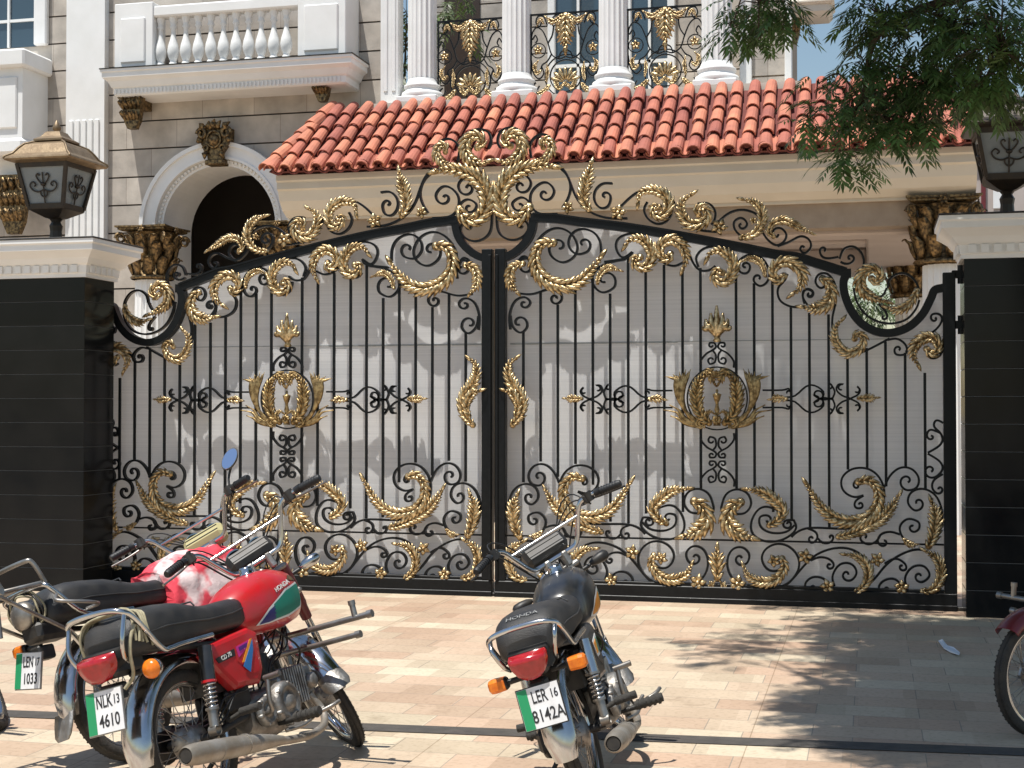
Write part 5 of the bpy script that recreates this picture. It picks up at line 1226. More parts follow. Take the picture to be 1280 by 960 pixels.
def motorcycle(x, y, yaw, lean, steer, opt, label):
    root = empty('motorcycle', (x, y, gz(x, y) ), (0, 0, 0))
    root.rotation_euler = (Matrix.Rotation(yaw, 3, 'Z') @ Matrix.Rotation(-opt.get('pitch', 0), 3, 'Y') @ Matrix.Rotation(lean, 3, 'X')).to_euler()
    tag(root, label, 'motorcycle', 'parked light motorcycles')
    S = steer_m(steer); paint = opt['paint']; B = lambda mb, n, m_, p=root: mb.build(n, m_, p)
    wheel(root, 0, None, False, True); F = wheel(root, WB, S, True, True)
    # ---------------- frame, swing arm, stand
    fr = MB()
    fr.tube(catmull([V(.84, 0, .74), V(.70, 0, .66), V(.50, 0, .60), V(.30, 0, .50), V(.24, 0, .34)], 5), .024, 10)
    fr.tube([V(.86, 0, .68), V(.83, 0, .80)], .028, 12)
    for s in (-1, 1):
        fr.tube(catmull([V(.50, s * .03, .60), V(.25, s * .09, .60), V(.0, s * .10, .62), V(-.28, s * .095, .65)], 4), .012, 8)
        fr.tube([V(.06, s * .095, .60), V(.26, s * .07, .36)], .011, 8)
        fr.tube([V(.28, s * .075, .30), V(0, s * .082, .275)], .016, 8)
        fr.tube([V(0, s * .095, .275), V(-.0, s * .06, .275)], .018, 8)
    fr.tube([V(-.28, -.095, .65), V(-.28, .095, .65)], .012, 8); fr.tube([V(0, -.12, .275), V(0, .12, .275)], .009, 8)
    fr.box(.10, .34, -.07, .07, .42, .58); fr.box(.30, .52, -.05, .05, .42, .56)
    B(fr, 'frame', 'metalblack')
    ss = MB(); ss.tube([V(.36, .10, .22), V(.30, .20, .11), V(.27, .27, opt.get('stand', .055))], .010, 8); ss.bbox(.23, .31, .245, .295, opt.get('stand', .055) - .008, opt.get('stand', .055) + .004, .002); B(ss, 'side_stand', 'metalblack')
    # ---------------- engine
    en = MB()
    en.loft([superell(0, .30, .085, .075, 16, 3.2, .30), superell(0, .29, .105, .095, 16, 3.2, .36), superell(0, .285, .11, .10, 16, 3.2, .48), superell(0, .29, .105, .095, 16, 3.2, .56), superell(0, .30, .08, .07, 16, 3, .60)])
    for sgn, xx, r, d in ((-1, .50, .088, .05), (-1, .37, .060, .03), (1, .42, .095, .045)):
        prof = [(r, 0), (r, d * .55), (r * .92, d * .85), (r * .70, d), (r * .62, d * .8), (r * .35, d * .8), (r * .3, d * 1.1), (0, d * 1.1)]
        en.lathe(prof, 24, Matrix.Translation((xx, sgn * .10, .295 + (.01 if r > .08 else .0))) @ Matrix.Rotation(-sgn * PI / 2, 4, 'X'))
        for k in range(6):
            a = k * PI / 3 + .3; en.lathe([(.009, d * .3), (.009, d * .9), (0, d * .95)], 8, Matrix.Translation((xx + r * .92 * math.cos(a), sgn * .10, .30 + r * .92 * math.sin(a))) @ Matrix.Rotation(-sgn * PI / 2, 4, 'X'))
    for k in range(9): en.bbox(.615 + k * .018, .623 + k * .018, -.072, .072, .275, .435, .004)
    en.bbox(.60, .79, -.05, .05, .30, .41, .01); en.bbox(.775, .84, -.062, .062, .295, .42, .012)
    en.lathe([(.034, 0), (.034, .02), (.02, .03), (0, .03)], 14, Matrix.Translation((.81, -.06, .355)) @ RX90); 
    B(en, 'engine', 'alu')
    cb = MB(); cb.lathe([(.026, -.06), (.030, 0), (.022, .05)], 12, Matrix.Translation((.56, -.02, .47))); cb.tube(catmull([V(.64, 0, .43), V(.60, 0, .50), V(.50, 0, .50)], 4), .018, 8); cb.tube(catmull([V(.62, -.02, .60), V(.60, -.06, .50), V(.56, -.04, .46)], 4), .005, 6); cb.tube(catmull([V(.80, -.02, .42), V(.76, -.08, .50), V(.66, -.05, .60)], 4), .005, 6)
    B(cb, 'carburettor', 'metalblack')
    kc = MB(); kc.tube(catmull([V(.34, -.13, .29), V(.33, -.165, .30), V(.32, -.17, .34), V(.335, -.175, .42)], 4), .010, 8); kc.tube([V(.335, -.16, .425), V(.335, -.235, .43)], .012, 8); B(kc, 'kick_starter', 'steel')
    pg = MB(); pg.tube([V(.45, -.27, .235), V(.45, .27, .235)], .011, 8)
    B(pg, 'footpeg_bar', 'metalblack')
    for s in (-1, 1):
        q = MB(); q.tube([V(.45, s * .18, .24), V(.45, s * .30, .245)], .019, 10)
        for k in range(5): q.tube([V(.45, s * (.19 + k * .022), .242), V(.45, s * (.20 + k * .022), .242)], .0225, 10)
        B(q, 'footpeg', 'rubber')
        q = MB(); q.tube([V(.13, s * .10, .31), V(.13, s * .17, .33)], .010, 8); q.tube([V(.13, s * .16, .33), V(.13, s * .25, .335)], .016, 10); B(q, 'rear_footpeg', 'rubber')
    bp = MB(); bp.tube(catmull([V(.44, -.13, .20), V(.52, -.17, .20), V(.62, -.175, .225), V(.66, -.19, .24)], 4), .008, 8); bp.tube(catmull([V(.58, -.18, .225), V(.62, -.25, .24), V(.66, -.27, .25)], 3), .009, 6); B(bp, 'brake_pedal', 'steel')
    gp = MB(); gp.tube(catmull([V(.30, .14, .245), V(.45, .155, .225), V(.62, .16, .25)], 4), .007, 8); gp.tube([V(.62, .155, .25), V(.62, .21, .25)], .010, 8); B(gp, 'gear_lever', 'steel')
    cc = MB(); cc.bbox(-.10, .33, .105, .135, .245, .335, .014); cc.lathe([(0, 0), (.062, 0), (.066, .012), (.060, .03), (0, .032)], 20, Matrix.Translation((0, .105, .275)) @ Matrix.Rotation(-PI / 2, 4, 'X')); B(cc, 'chain_case', 'metalblack')
    ex = MB(); ex.tube(catmull([V(.80, -.05, .30), V(.82, -.08, .22), V(.74, -.12, .165), V(.58, -.145, .15), V(.40, -.155, .165), V(.24, -.16, .19)], 6), .0165, 12)
    ex2 = MB(); ax = [V(.36, -.160, .172), V(.28, -.163, .185), V(.20, -.165, .196), V(.02, -.171, .217), V(-.22, -.178, .242), V(-.27, -.1795, .247), V(-.285, -.180, .2485)]
    pipe = ex.build('exhaust_pipe', 'muffler', root)
    ex2.tube(ax, [.018, .026, .033, .040, .040, .036, .029], 18, cap=False); ex2.tube([ax[-1], V(-.25, -.179, .245)], [.029, .024], 18, cap=False)
    ex2.tube([V(.10, -.168, .21), V(.085, -.1685, .2115)], .0402, 18); ex2.tube([V(-.08, -.172, .226), V(-.095, -.1725, .2275)], .0425, 18)
    mf = ex2.build('muffler', 'muffler', root); e3 = MB(); e3.tube([V(-.24, -.179, .244), V(-.281, -.18, .248)], .0245, 16); e3.build('outlet', 'metalblack', mf)
    sh = MB(); sh.tube([V(.10, -.214, .238), V(.02, -.217, .246), V(-.16, -.222, .265)], [.010, .016, .010], 8, flat=2.2)
    wl = MB(); rw = random.Random(int(abs(x) * 977) + 3)
    for k in range(7):
        y_ = rw.uniform(-.07, .07); wl.tube(catmull([V(.78 + rw.uniform(-.05, .05), y_ * .6, .60), V(.66 + rw.uniform(-.06, .06), y_, .53 + rw.uniform(-.04, .04)), V(.55 + rw.uniform(-.08, .08), y_ * 1.2, .46 + rw.uniform(-.05, .05)), V(.44 + rw.uniform(-.06, .06), y_, .38)], 4), .0038, 5, cap=False)
    for k in range(3): wl.tube(catmull([V(.30, -.10 - .012 * k, .44 - .02 * k), V(.20, -.105, .40), V(.12, -.10, .33 + .03 * k), V(.02, -.105, .30)], 4), .0045, 5, cap=False)
    B(wl, 'wiring', 'grip')
    # ---------------- shocks
    for s in (-1, 1):
        a_, b_ = V(.045, s * .128, .60), V(-.01, s * .128, .295); d = (b_ - a_)
        sk_ = MB(); sk_.tube([a_ + d * -.02, a_ + d * .40], .027, 14); C0 = B(sk_, 'shock_absorber', 'blackpaint' if opt.get('shock') == 'dark' else ('chrome' if opt.get('shock') == 'chrome' else 'metalblack'))
        q = MB(); q.tube([a_ + d * .40, a_ + d * .43], .029, 14); q.build('collar', 'red' if paint == 'red' else 'steel', C0)
        q = MB(); hel = []
        u = d.normalized(); v1 = u.cross(V(0, 1, 0)).normalized(); v2 = u.cross(v1)
        for i in range(85): t = i / 84; hel.append(a_ + d * (.43 + .30 * t) + v1 * .021 * math.cos(t * 2 * PI * 5.5) + v2 * .021 * math.sin(t * 2 * PI * 5.5))
        q.tube(hel, .0048, 6); q.build('spring', 'chrome', C0)
        q = MB(); q.tube([a_ + d * .43, a_ + d * .75], .012, 8); q.tube([a_ + d * .73, a_ + d * .76], .026, 12); q.tube([a_ + d * .75, a_ + d * .96], .019, 12); q.lathe([(.020, -.018), (.020, .018)], 12, Matrix.Translation(b_) @ RX90); q.build('damper', 'steel', C0)
    # ---------------- rear fender, lamp, plate, indicators
    fender(root, 0, None, R(62), R(186), .318, .062, 'rear_fender', 'chrome', True)
    if opt.get('flap'):
        q = MB(); q.loft([[V(-.325, yy, .25 - .0), V(-.333, yy * .98, .25), V(-.333, -yy * .98, .25), V(-.325, -yy, .25)] if 0 else [V(-.318 - dx, yy_, zz) for yy_ in (-wv, -wv * .5, wv * .5, wv)] + [V(-.326 - dx, yy_, zz) for yy_ in (wv, wv * .5, -wv * .5, -wv)] for dx, zz, wv in ((0, .265, .058), (.018, .22, .056), (.035, .175, .048), (.04, .155, .03))]); B(q, 'mud_flap', 'alu')
    tb = MB(); tb.bbox(-.40, -.22, -.062, .062, .575, .66, .02); B(tb, 'tail_bracket', 'metalblack')
    Tl = Matrix.Translation((-.395, 0, .628)) @ Matrix.Rotation(R(-14), 4, 'Y')
    half = [(.072 * c_, .0) for c_ in (1,)]
    prof = [(-.070, .040), (.070, .040), (.074, .028), (.070, .0), (.055, -.030), (.030, -.050), (0, -.056), (-.030, -.050), (-.055, -.030), (-.070, 0), (-.074, .028)]
    if opt.get('round_lamp'):
        q = MB(); q.lathe([(0, .03), (.03, .028), (.055, .012), (.062, -.004), (.064, -.05), (.03, -.07)], 22, Matrix.Translation((-.40, .02, .70)) @ Matrix.Rotation(-PI / 2, 4, 'Y')); lampo = B(q, 'tail_lamp', 'steel')
        for k in range(5):
            q = MB(); rr = .074 + .007 * k; q.tube([V(-.385 + .012 * math.sin(t * 3 + k) + .004 * k, .02 + rr * math.cos(t), .715 + rr * math.sin(t) * .92) for t in [i * 2 * PI / 30 for i in range(30)]], .0045, 5, closed=True); q.build('wire_coil', 'metalblack' if k % 2 else 'rope', lampo)
    else:
        q = MB(); q.loft([[Tl @ V(dx, a * k, b * k) for a, b in prof] for dx, k in ((.05, 1.03), (.012, 1.03), (.010, .99), (-.030, .97), (-.046, .86), (-.050, .55))]); lampo = B(q, 'tail_light', 'redlens')
        q = MB(); q.loft([[Tl @ V(dx, a * 1.045, b * 1.045) for a, b in prof] for dx in (.056, .006)]); q.build('housing', 'metalblack', lampo)
    for s in opt.get('rear_signals', (1, -1)):
        q = MB(); q.tube([V(-.31, s * .05, .575), V(-.325, s * .125, .575)], .011, 8); st = B(q, 'signal_stalk', 'metalblack')
        q = MB()
        if opt['sig'] == 'round': q.lathe([(.006, -.045), (.028, -.035), (.036, -.01), (.036, .0)], 16, Matrix.Translation((-.335, s * .165, .575)) @ Matrix.Rotation(-PI / 2, 4, 'Y')); q.build('signal_cup', 'chrome', st); q = MB(); q.lathe([(.0355, 0), (.034, .012), (.022, .024), (0, .028)], 16, Matrix.Translation((-.335, s * .165, .575)) @ Matrix.Rotation(-PI / 2, 4, 'Y'))
        else:
            q.loft([superell(s * .125, .575, .001, .018, 12, 3, -.325) if 0 else [V(-.325 + u * hx, s * yy, .575 + v * hz) for u, v in ((-1, -.6), (-.6, -1), (.6, -1), (1, -.6), (1, .6), (.6, 1), (-.6, 1), (-1, .6))] for yy, hx, hz in ((.115, .018, .018), (.122, .024, .023), (.125, .024, .023))], smooth=False); q.build('signal_cup', 'metalblack', st); q = MB()
            q.loft([[V(-.327 + u * hx, s * yy, .575 + v * hz) for u, v in ((-1, -.6), (-.6, -1), (.6, -1), (1, -.6), (1, .6), (.6, 1), (-.6, 1), (-1, .6))] for yy, hx, hz in ((.125, .026, .024), (.165, .029, .026), (.182, .027, .024), (.189, .018, .016))], smooth=False)
        q.build('lens', 'amber', st)
    # number plate
    pt = Matrix.Translation((-.425, opt.get('py', 0), .472)) @ Matrix.Rotation(R(10), 4, 'Y') @ Matrix.Rotation(R(opt.get('pr', 0)), 4, 'X')
    P2 = lambda u, v, d=0: pt @ V(-d, -u, v)         # u to the right as seen from behind
    pw, ph = .078, .073
    def quad(mb, u0, u1, v0, v1, d0, d1): 
        vs = [P2(u, v, d) for d in (d0, d1) for v in (v0, v1) for u in (u0, u1)]
        mb.add(vs, [(0, 2, 3, 1), (4, 5, 7, 6), (0, 1, 5, 4), (2, 6, 7, 3), (0, 4, 6, 2), (1, 3, 7, 5)])
    q = MB(); quad(q, -pw, pw, -ph, ph, 0, .003); pl_ = B(q, 'number_plate', 'platew')
    q = MB(); quad(q, -pw + .001, -pw * .52, -ph + .001, ph - .001, .0031, .0045); q.build('green_band', 'plateg', pl_)
    q = MB(); tm = pt @ Matrix(((0, 0, -1, 0), (-1, 0, 0, 0), (0, 1, 0, 0), (0, 0, 0, 1)))
    l1a, l1b, l2 = opt['plate']
    text_mb(q, l1a, .062, .0006, tm @ Matrix.Translation((.001, .034, .0038)), .60); text_mb(q, l1b, .045, .0006, tm @ Matrix.Translation((.056, .034, .0038)), .70); text_mb(q, l2, .062, .0006, tm @ Matrix.Translation((.018, -.034, .0038)), .74)
    q.build('lettering', 'letter', pl_)
    q = MB(); q.loft([[P2(u, v, d) for u, v in ((-pw - .004, -ph - .004), (pw + .004, -ph - .004), (pw + .004, ph + .004), (-pw - .004, ph + .004))] for d in (-.001, -.006)], smooth=False); q.build('plate_frame', opt.get('plateframe', 'steel'), pl_)
    q = MB(); q.bbox(-.398, -.31, -.03, .03, .50, .56, .008); B(q, 'plate_bracket', 'metalblack')
    # ---------------- seat
    q = MB(); secs = []
    for x, hw, zt, zb in ((-.350, .080, .712, .655), (-.341, .102, .742, .642), (-.315, .118, .775, .635), (-.27, .126, .798, .632), (-.21, .129, .806, .632), (-.13, .130, .806, .632), (-.02, .130, .800, .635), (.06, .126, .782, .640), (.14, .122, .765, .642), (.26, .114, .762, .640), (.36, .104, .768, .640), (.40, .096, .768, .65), (.415, .078, .758, .67)):
        secs.append(superell(0, (zt + zb) / 2, hw, (zt - zb) / 2, 20, 3.0, x, 4.5))
    q.loft(secs); seat = B(q, 'seat', 'vinyl')
    q = MB()
    for s in (-1, 1):
        q.tube([V(x, s * hw, z) for x, hw, z in ((-.30, .119, .70), (-.15, .1315, .712), (.0, .1315, .708), (.12, .125, .70), (.3, .111, .704), (.40, .096, .715))], .0035, 6)
    q.tube([V(.055, -.118, .765), V(.07, -.095, .782), V(.075, 0, .784), V(.07, .095, .782), V(.055, .118, .765)], .0035, 6); q.build('piping', 'vinyl', seat)
    if opt.get('seat_text'):
        q = MB(); tq = Matrix.Translation((-.325, 0, .744)) @ Matrix.Rotation(R(40), 4, 'Y') @ Matrix(((0, 0, -1, 0), (-1, 0, 0, 0), (0, 1, 0, 0), (0, 0, 0, 1)))
        Tt = Matrix.Translation((-.292, .0, .7895)) @ Matrix.Rotation(R(-27), 4, 'Y') @ Matrix(((0, 1, 0, 0), (-1, 0, 0, 0), (0, 0, 1, 0), (0, 0, 0, 1)))
        text_mb(q, opt['seat_text'], .027, .0008, Tt @ Matrix.Translation((0, .0, 0)), 1.25); q.build('lettering', 'worn_letter', seat)
    # ---------------- tank
    q = MB(); secs = []
    for x, hw, zt, zb in ((.375, .050, .755, .640), (.38, .072, .768, .625), (.40, .092, .785, .612), (.46, .110, .815, .602), (.54, .124, .842, .598), (.63, .132, .858, .598), (.72, .132, .860, .602), (.80, .118, .846, .615), (.845, .094, .822, .635), (.865, .062, .795, .665)):
        secs.append(superell(0, (zt + zb) / 2, hw, (zt - zb) / 2, 24, 2.35, x, 3.2))
    q.loft(secs); tank = B(q, 'tank', paint)
    q = MB(); q.lathe([(0, .030), (.026, .028), (.030, .018), (.030, 0), (.036, -.004)], 18, Matrix.Translation((.63, 0, .856))); q.build('filler_cap', 'chrome', tank)
    for s in (-1, 1):                                    # side stripes follow the tank's flank
        def flank(x, z):
            for i in range(len(secs) - 1):
                if secs[i][0].x <= x <= secs[i + 1][0].x:
                    t = (x - secs[i][0].x) / (secs[i + 1][0].x - secs[i][0].x); sec = [secs[i][k].lerp(secs[i + 1][k], t) for k in range(24)]; break
            cz0 = (max(p.z for p in sec) + min(p.z for p in sec)) / 2; hh = (max(p.z for p in sec) - min(p.z for p in sec)) / 2; hw = max(p.y for p in sec)
            e = 2.35 if z > cz0 else 3.2; return hw * max(.05, (1 - min(.999, abs((z - cz0) / hh)) ** e)) ** (1 / e)
        def sticker(poly, m_, lift):
            # polygon as a fan of two rails: poly = [(x, z lower, z upper)...]
            q = MB(); vs = []; n = 4
            xs = []
            for i in range(len(poly) - 1):
                for k in range(4): t = k / 4; xs.append(tuple(poly[i][j] + (poly[i + 1][j] - poly[i][j]) * t for j in range(3)))
            xs.append(poly[-1])
            for x, z0, z1 in xs:
                for k in range(n + 1): z = z0 + (z1 - z0) * k / n; vs.append(V(x, s * (flank(x, z) + lift), z))
            fs = [(i * (n + 1) + k, (i + 1) * (n + 1) + k, (i + 1) * (n + 1) + k + 1, i * (n + 1) + k + 1) for i in range(len(xs) - 1) for k in range(n)]
            q.smooth = True; q.add(vs, fs); q.build('tank_decal', m_, tank)
        if paint == 'red':
            sticker([(.46, .632, .634), (.54, .630, .690), (.68, .640, .755), (.795, .665, .775), (.83, .72, .778)], 'whitedecal', .0020)
            sticker([(.575, .640, .70), (.68, .649, .746), (.785, .672, .766), (.812, .72, .768)], 'teal', .0034)
            sticker([(.478, .634, .636), (.54, .635, .680), (.582, .640, .696)], 'navy', .0034)
            sticker([(.73, .79, .794), (.77, .785, .812), (.82, .782, .80)], 'bronze', .0020)
            tq = Matrix.Translation((.665, s * (flank(.665, .768) + .0035), .769)) @ Matrix.Rotation(R(0), 4, 'Z') @ (Matrix(((1, 0, 0, 0), (0, 0, -1, 0), (0, 1, 0, 0), (0, 0, 0, 1))) if s < 0 else Matrix(((-1, 0, 0, 0), (0, 0, 1, 0), (0, 1, 0, 0), (0, 0, 0, 1))))
            q = MB(); text_mb(q, 'HONDA', .028, .001, tq @ Matrix.Rotation(R(14 if s < 0 else -14), 4, 'Z') @ Matrix.Rotation(R(-14), 4, 'X'), 1.15); q.build('lettering', 'silver_letter', tank)
        else:
            sticker([(.50, .640, .642), (.60, .630, .705), (.72, .645, .742), (.80, .67, .735)], 'whitedecal', .002)
            sticker([(.53, .642, .652), (.61, .640, .695), (.70, .652, .722)], 'orange', .0034)
            sticker([(.705, .655, .722), (.75, .664, .728), (.785, .675, .726)], 'teal', .0034)
    # ---------------- side covers
    for s in (-1, 1):
        pol = [(.05, .575), (.09, .61), (.37, .635), (.425, .61), (.41, .46), (.37, .41), (.20, .415), (.12, .49)]
        q = MB(); cxp = sum(p[0] for p in pol) / 8; czp = sum(p[1] for p in pol) / 8
        q.loft([[V(cxp + (a - cxp) * k, s * yy, czp + (b - czp) * k) for a, b in pol] for yy, k in ((.075, 1), (.108, 1), (.120, .93), (.124, .80))], smooth=False); cv = B(q, 'side_cover', paint)
        y0 = s * .1262
        def st_(pts, m_, l=0): q = MB(); q.prism(pts, y0 + s * l, y0 + s * (l + .0014)); q.build('cover_decal', m_, cv)
        q = MB(); q.prism([(.24, .575), (.365, .590), (.372, .46), (.33, .455), (.235, .52)], s * .1235, s * .1261); q.build('decal_base', paint, cv)
        if paint == 'red':
            st_([(.245, .572), (.355, .588), (.335, .565), (.25, .53)], 'magenta'); st_([(.26, .568), (.325, .578), (.315, .562), (.262, .552)], 'purple', .0016)
            st_([(.262, .508), (.345, .588), (.362, .590), (.285, .505)], 'orange', .0016); st_([(.262, .492), (.362, .584), (.352, .545), (.30, .462)], 'blue', .003)
            q = MB(); q.prism([(.10, .548), (.235, .568), (.232, .540), (.115, .528)], s * .1235, s * .126); q.build('badge', 'metalblack', cv)
            tq = Matrix.Translation((.17, s * .1275, .547)) @ (Matrix(((1, 0, 0, 0), (0, 0, -1, 0), (0, 1, 0, 0), (0, 0, 0, 1))) if s < 0 else Matrix(((-1, 0, 0, 0), (0, 0, 1, 0), (0, 1, 0, 0), (0, 0, 0, 1))))
            q = MB(); text_mb(q, 'CD 70', .024, .001, tq @ Matrix.Rotation(R(8 if s < 0 else -8), 4, 'Z'), 1.1); q.build('lettering', 'silver_letter', cv)
        else:
            st_([(.25, .565), (.355, .585), (.33, .50), (.27, .50)], 'whitedecal'); st_([(.262, .556), (.318, .566), (.305, .515), (.272, .512)], 'orange', .0016); st_([(.322, .566), (.345, .57), (.325, .51), (.31, .515)], 'teal', .0016)
        q = MB(); q.bbox(.18, .34, s * .070 - .012, s * .070 + .012, .33, .42, .01); B(q, 'tool_box', 'metalblack')
    # ---------------- grab rail / carrier
    gr = MB(); rh = opt.get('rail_h', .03)
    if opt['rail'] == 'loop':
        gr.tube(catmull([V(.10, -.135, .64), V(-.10, -.138, .635), V(-.17, -.138, .63), V(-.22, -.138, .64), V(-.33, -.138, .73 + rh), V(-.375, -.122, .765 + rh), V(-.39, -.06, .78 + rh), V(-.39, .06, .78 + rh), V(-.375, .122, .765 + rh), V(-.33, .138, .73 + rh), V(-.22, .138, .64), V(-.17, .138, .63), V(-.10, .138, .635), V(.10, .135, .64)], 5), .0105, 10)
        for s in (-1, 1): gr.tube(catmull([V(-.368, s * .126, .755 + rh), V(-.40, s * .120, .70), V(-.385, s * .10, .64), V(-.34, s * .09, .615)], 5), .009, 8)
        B(gr, 'grab_rail', 'chrome')
    elif opt['rail'] == 'carrier':
        gr.tube(catmull([V(.06, -.14, .63), V(-.20, -.142, .64), V(-.34, -.14, .755), V(-.38, -.11, .795), V(-.38, .11, .795), V(-.34, .14, .755), V(-.20, .142, .64), V(.06, .14, .63)], 4), .011, 10); B(gr, 'grab_rail', 'chrome')
        g2_ = MB()
        g2_.tube(catmull([V(-.36, -.12, .80), V(-.40, -.12, .89), V(-.42, -.09, .905), V(-.42, .09, .905), V(-.40, .12, .89), V(-.36, .12, .80)], 5), .010, 8)
        for s in (-1, 1): g2_.tube([V(-.38, s * .12, .80), V(-.62, s * .12, .78), V(-.64, s * .11, .60)], .011, 8); g2_.tube([V(-.62, s * .12, .775), V(-.30, s * .10, .60)], .009, 8)
        g2_.tube([V(-.62, -.16, .78), V(-.62, .16, .78)], .014, 8); g2_.tube([V(-.50, -.12, .79), V(-.50, .12, .79)], .010, 8)
        g2_.tube(catmull([V(-.34, -.145, .74), V(-.40, -.21, .70), V(-.30, -.27, .665), V(-.20, -.22, .66), V(-.20, -.145, .66)], 5), .008, 8)
        B(g2_, 'carrier', 'steel')
    # ---------------- front end (turned with the steering)
    def SB(mb, n, m_, p=root): return mb.xf(S).build(n, m_, p)
    forkp = opt.get('fork', 'metalblack')
    for s in (-1, 1):
        t0, t1 = V(.855, s * .088, .84), V(WB, s * .080, .275); d = t1 - t0
        q = MB(); q.tube([t0, t0 + d * .08, t0 + d * .30, t0 + d * .33, t0 + d * .42], [.028, .030, .030, .026, .024], 14); fk = SB(q, 'fork_leg', forkp)
        q = MB(); q.tube([t0 + d * .40, t0 + d * .74], .0165, 12); SB(q, 'fork_tube', 'chrome', fk)
        q = MB(); q.tube([t0 + d * .66, t0 + d * .70, t0 + d * 1.02], [.021, .023, .021], 12); SB(q, 'fork_slider', 'alu', fk)
    q = MB(); q.bbox(.815, .885, -.105, .105, .825, .85, .008); q.bbox(.84, .92, -.105, .105, .70, .725, .008); q.tube([V(.855, 0, .86), V(.90, 0, .70)], .02, 12)
    q.lathe([(0, .03), (.017, .028), (.017, .0)], 8, Matrix.Translation((.85, 0, .85)))
    for s in (-1, 1): q.bbox(.755, .80, s * .045 - .014, s * .045 + .014, .845, .915, .006)
    SB(q, 'triple_clamp', 'alu')
    ff = fender(root, WB, S, R(48), R(168), .308, .060, 'front_fender', opt.get('ffender', 'chrome'), False)
    q = MB(); secs = []
    for a, rr, wv in ((R(167), .312, .061), (R(173), .322, .064), (R(179), .340, .064), (R(183), .350, .052)):
        o = V(WB, 0, .275); dd = V(math.cos(a), 0, math.sin(a)); secs.append([o + dd * (rr + dr) + V(0, yy * wv, 0) for yy, dr in ((-1, -.02), (-.6, .006), (0, .014), (.6, .006), (1, -.02), (.96, -.03), (.55, -.003), (0, .005), (-.55, -.003), (-.96, -.03))])
    q.loft(secs); SB(q, 'flap', 'alu', ff)
    q = MB()
    for s in (-1, 1):
        for a in (R(80), R(140)): q.tube([S.inverted() @ S @ V(WB, s * .075, .29), V(WB + .30 * math.cos(a), s * .056, .275 + .285 * math.sin(a))], .005, 6)
    SB(q, 'fender_stay', 'chrome', ff)
    q = MB(); hl = Matrix.Translation((.92, 0, .775)) @ Matrix.Rotation(PI / 2, 4, 'Y')
    q.lathe([(0, -.055), (.035, -.052), (.062, -.035), (.078, -.005), (.082, .04), (.083, .055)], 24, hl); h_ = SB(q, 'headlight', opt.get('head', paint))
    q = MB(); q.lathe([(.083, .052), (.090, .056), (.090, .068), (.080, .072)], 24, hl); SB(q, 'rim', 'chrome', h_)
    q = MB(); q.lathe([(.081, .066), (.055, .085), (.025, .093), (0, .095)], 24, hl); SB(q, 'lens', 'lamp_glass', h_)
    mt = MB(); Mm = Matrix.Translation((.865, 0, .965)) @ Matrix.Rotation(R(32), 4, 'Y'); mt.bbox(-.045, .05, -.108, .108, -.060, .032, .020); mt.xf(Mm); mtr = SB(mt, 'instrument_box', opt.get('meter', 'metalblack'))
    q = MB()
    for k in range(2): q.box(-.0480, -.0452, -.090, .090, -.030 + k * .028, -.026 + k * .028)
    q.xf(Mm); SB(q, 'ribs', 'metalblack', mtr)
    q = MB(); q.lathe([(0, .0), (.036, .001), (.040, .004), (.040, -.004)], 18, Matrix.Translation((0, .055, .0335))); q.lathe([(0, .0), (.030, .001), (.034, .004), (.034, -.004)], 18, Matrix.Translation((0, -.055, .0335))); q.xf(Mm); SB(q, 'dial', 'glass', mtr)
    # handlebar
    half = [V(.775, .0, .905), V(.775, .07, .905), V(.768, .12, .915), V(.745, .165, .985), V(.722, .20, 1.045), V(.705, .235, 1.065), V(.66, .295, 1.06), V(.60, .375, 1.045)]
    fullb = [V(p.x, -p.y, p.z) for p in half[:0:-1]] + half
    q = MB(); q.tube(catmull(fullb, 5), .0112, 10); hbv = SB(q, 'handlebar', 'chrome')
    q = MB(); q.tube([V(.733, -.181, 1.015), V(.733, .181, 1.015)], .0075, 8); SB(q, 'cross_bar', 'chrome', hbv)
    for s in (-1, 1):
        a_, b_ = V(.655, s * .30, 1.059), V(.597, s * .379, 1.044); d = b_ - a_
        q = MB(); q.tube([a_ - d * .25, a_ + d * .0, a_ + d * .04], [.017, .017, .021], 12)
        q.tube([a_ + d * .04, a_ + d * .98, a_ + d * 1.05], [.0165, .0175, .014], 12)
        for k in range(6): q.tube([a_ + d * (.12 + k * .14), a_ + d * (.17 + k * .14)], .0192, 12)
        SB(q, 'grip', 'grip', hbv)
        q = MB(); q.lathe([(.021, -.022), (.022, .022)], 12, Matrix.Translation(V(.69, s * .255, 1.063))); q.bbox(.68, .72, s * .245 - .018, s * .245 + .018, 1.04, 1.08, .006); SB(q, 'switch_box', 'metalblack', hbv)
        q = MB(); q.tube(catmull([V(.705, s * .255, 1.055), V(.735, s * .275, 1.05), V(.70, s * .33, 1.035), V(.64, s * .41, 1.02)], 4), [.007] * 4 + [.006] * 4 + [.005] * 4 + [.006], 6); SB(q, 'lever', opt.get('lever', 'steel'), hbv)
        q = MB(); q.tube(catmull([V(.72, s * .25, 1.05), V(.80, s * .20, 1.03), V(.87, s * .13, .93), V(.90, s * .05, .80), V(.86, 0, .70)], 5), .004, 6, cap=False); SB(q, 'cable', 'grip', hbv)
        for kk, (fx, fz, ry_) in enumerate(((.90, 1.05, .10), (.93, .97, .03), (.86, 1.12, .14))):
            q = MB(); q.tube(catmull([V(.70, s * .25, 1.05 - .01 * kk), V((.70 + fx) / 2 + .03, s * (.25 + ry_) / 2 + s * .03, (1.06 + fz) / 2 + .02), V(fx, s * ry_, fz - .06), V(.90, s * .04, .86), V(.88, s * .02, .72 - .03 * kk)], 5), .0034, 5, cap=False); SB(q, 'cable', 'grip', hbv)
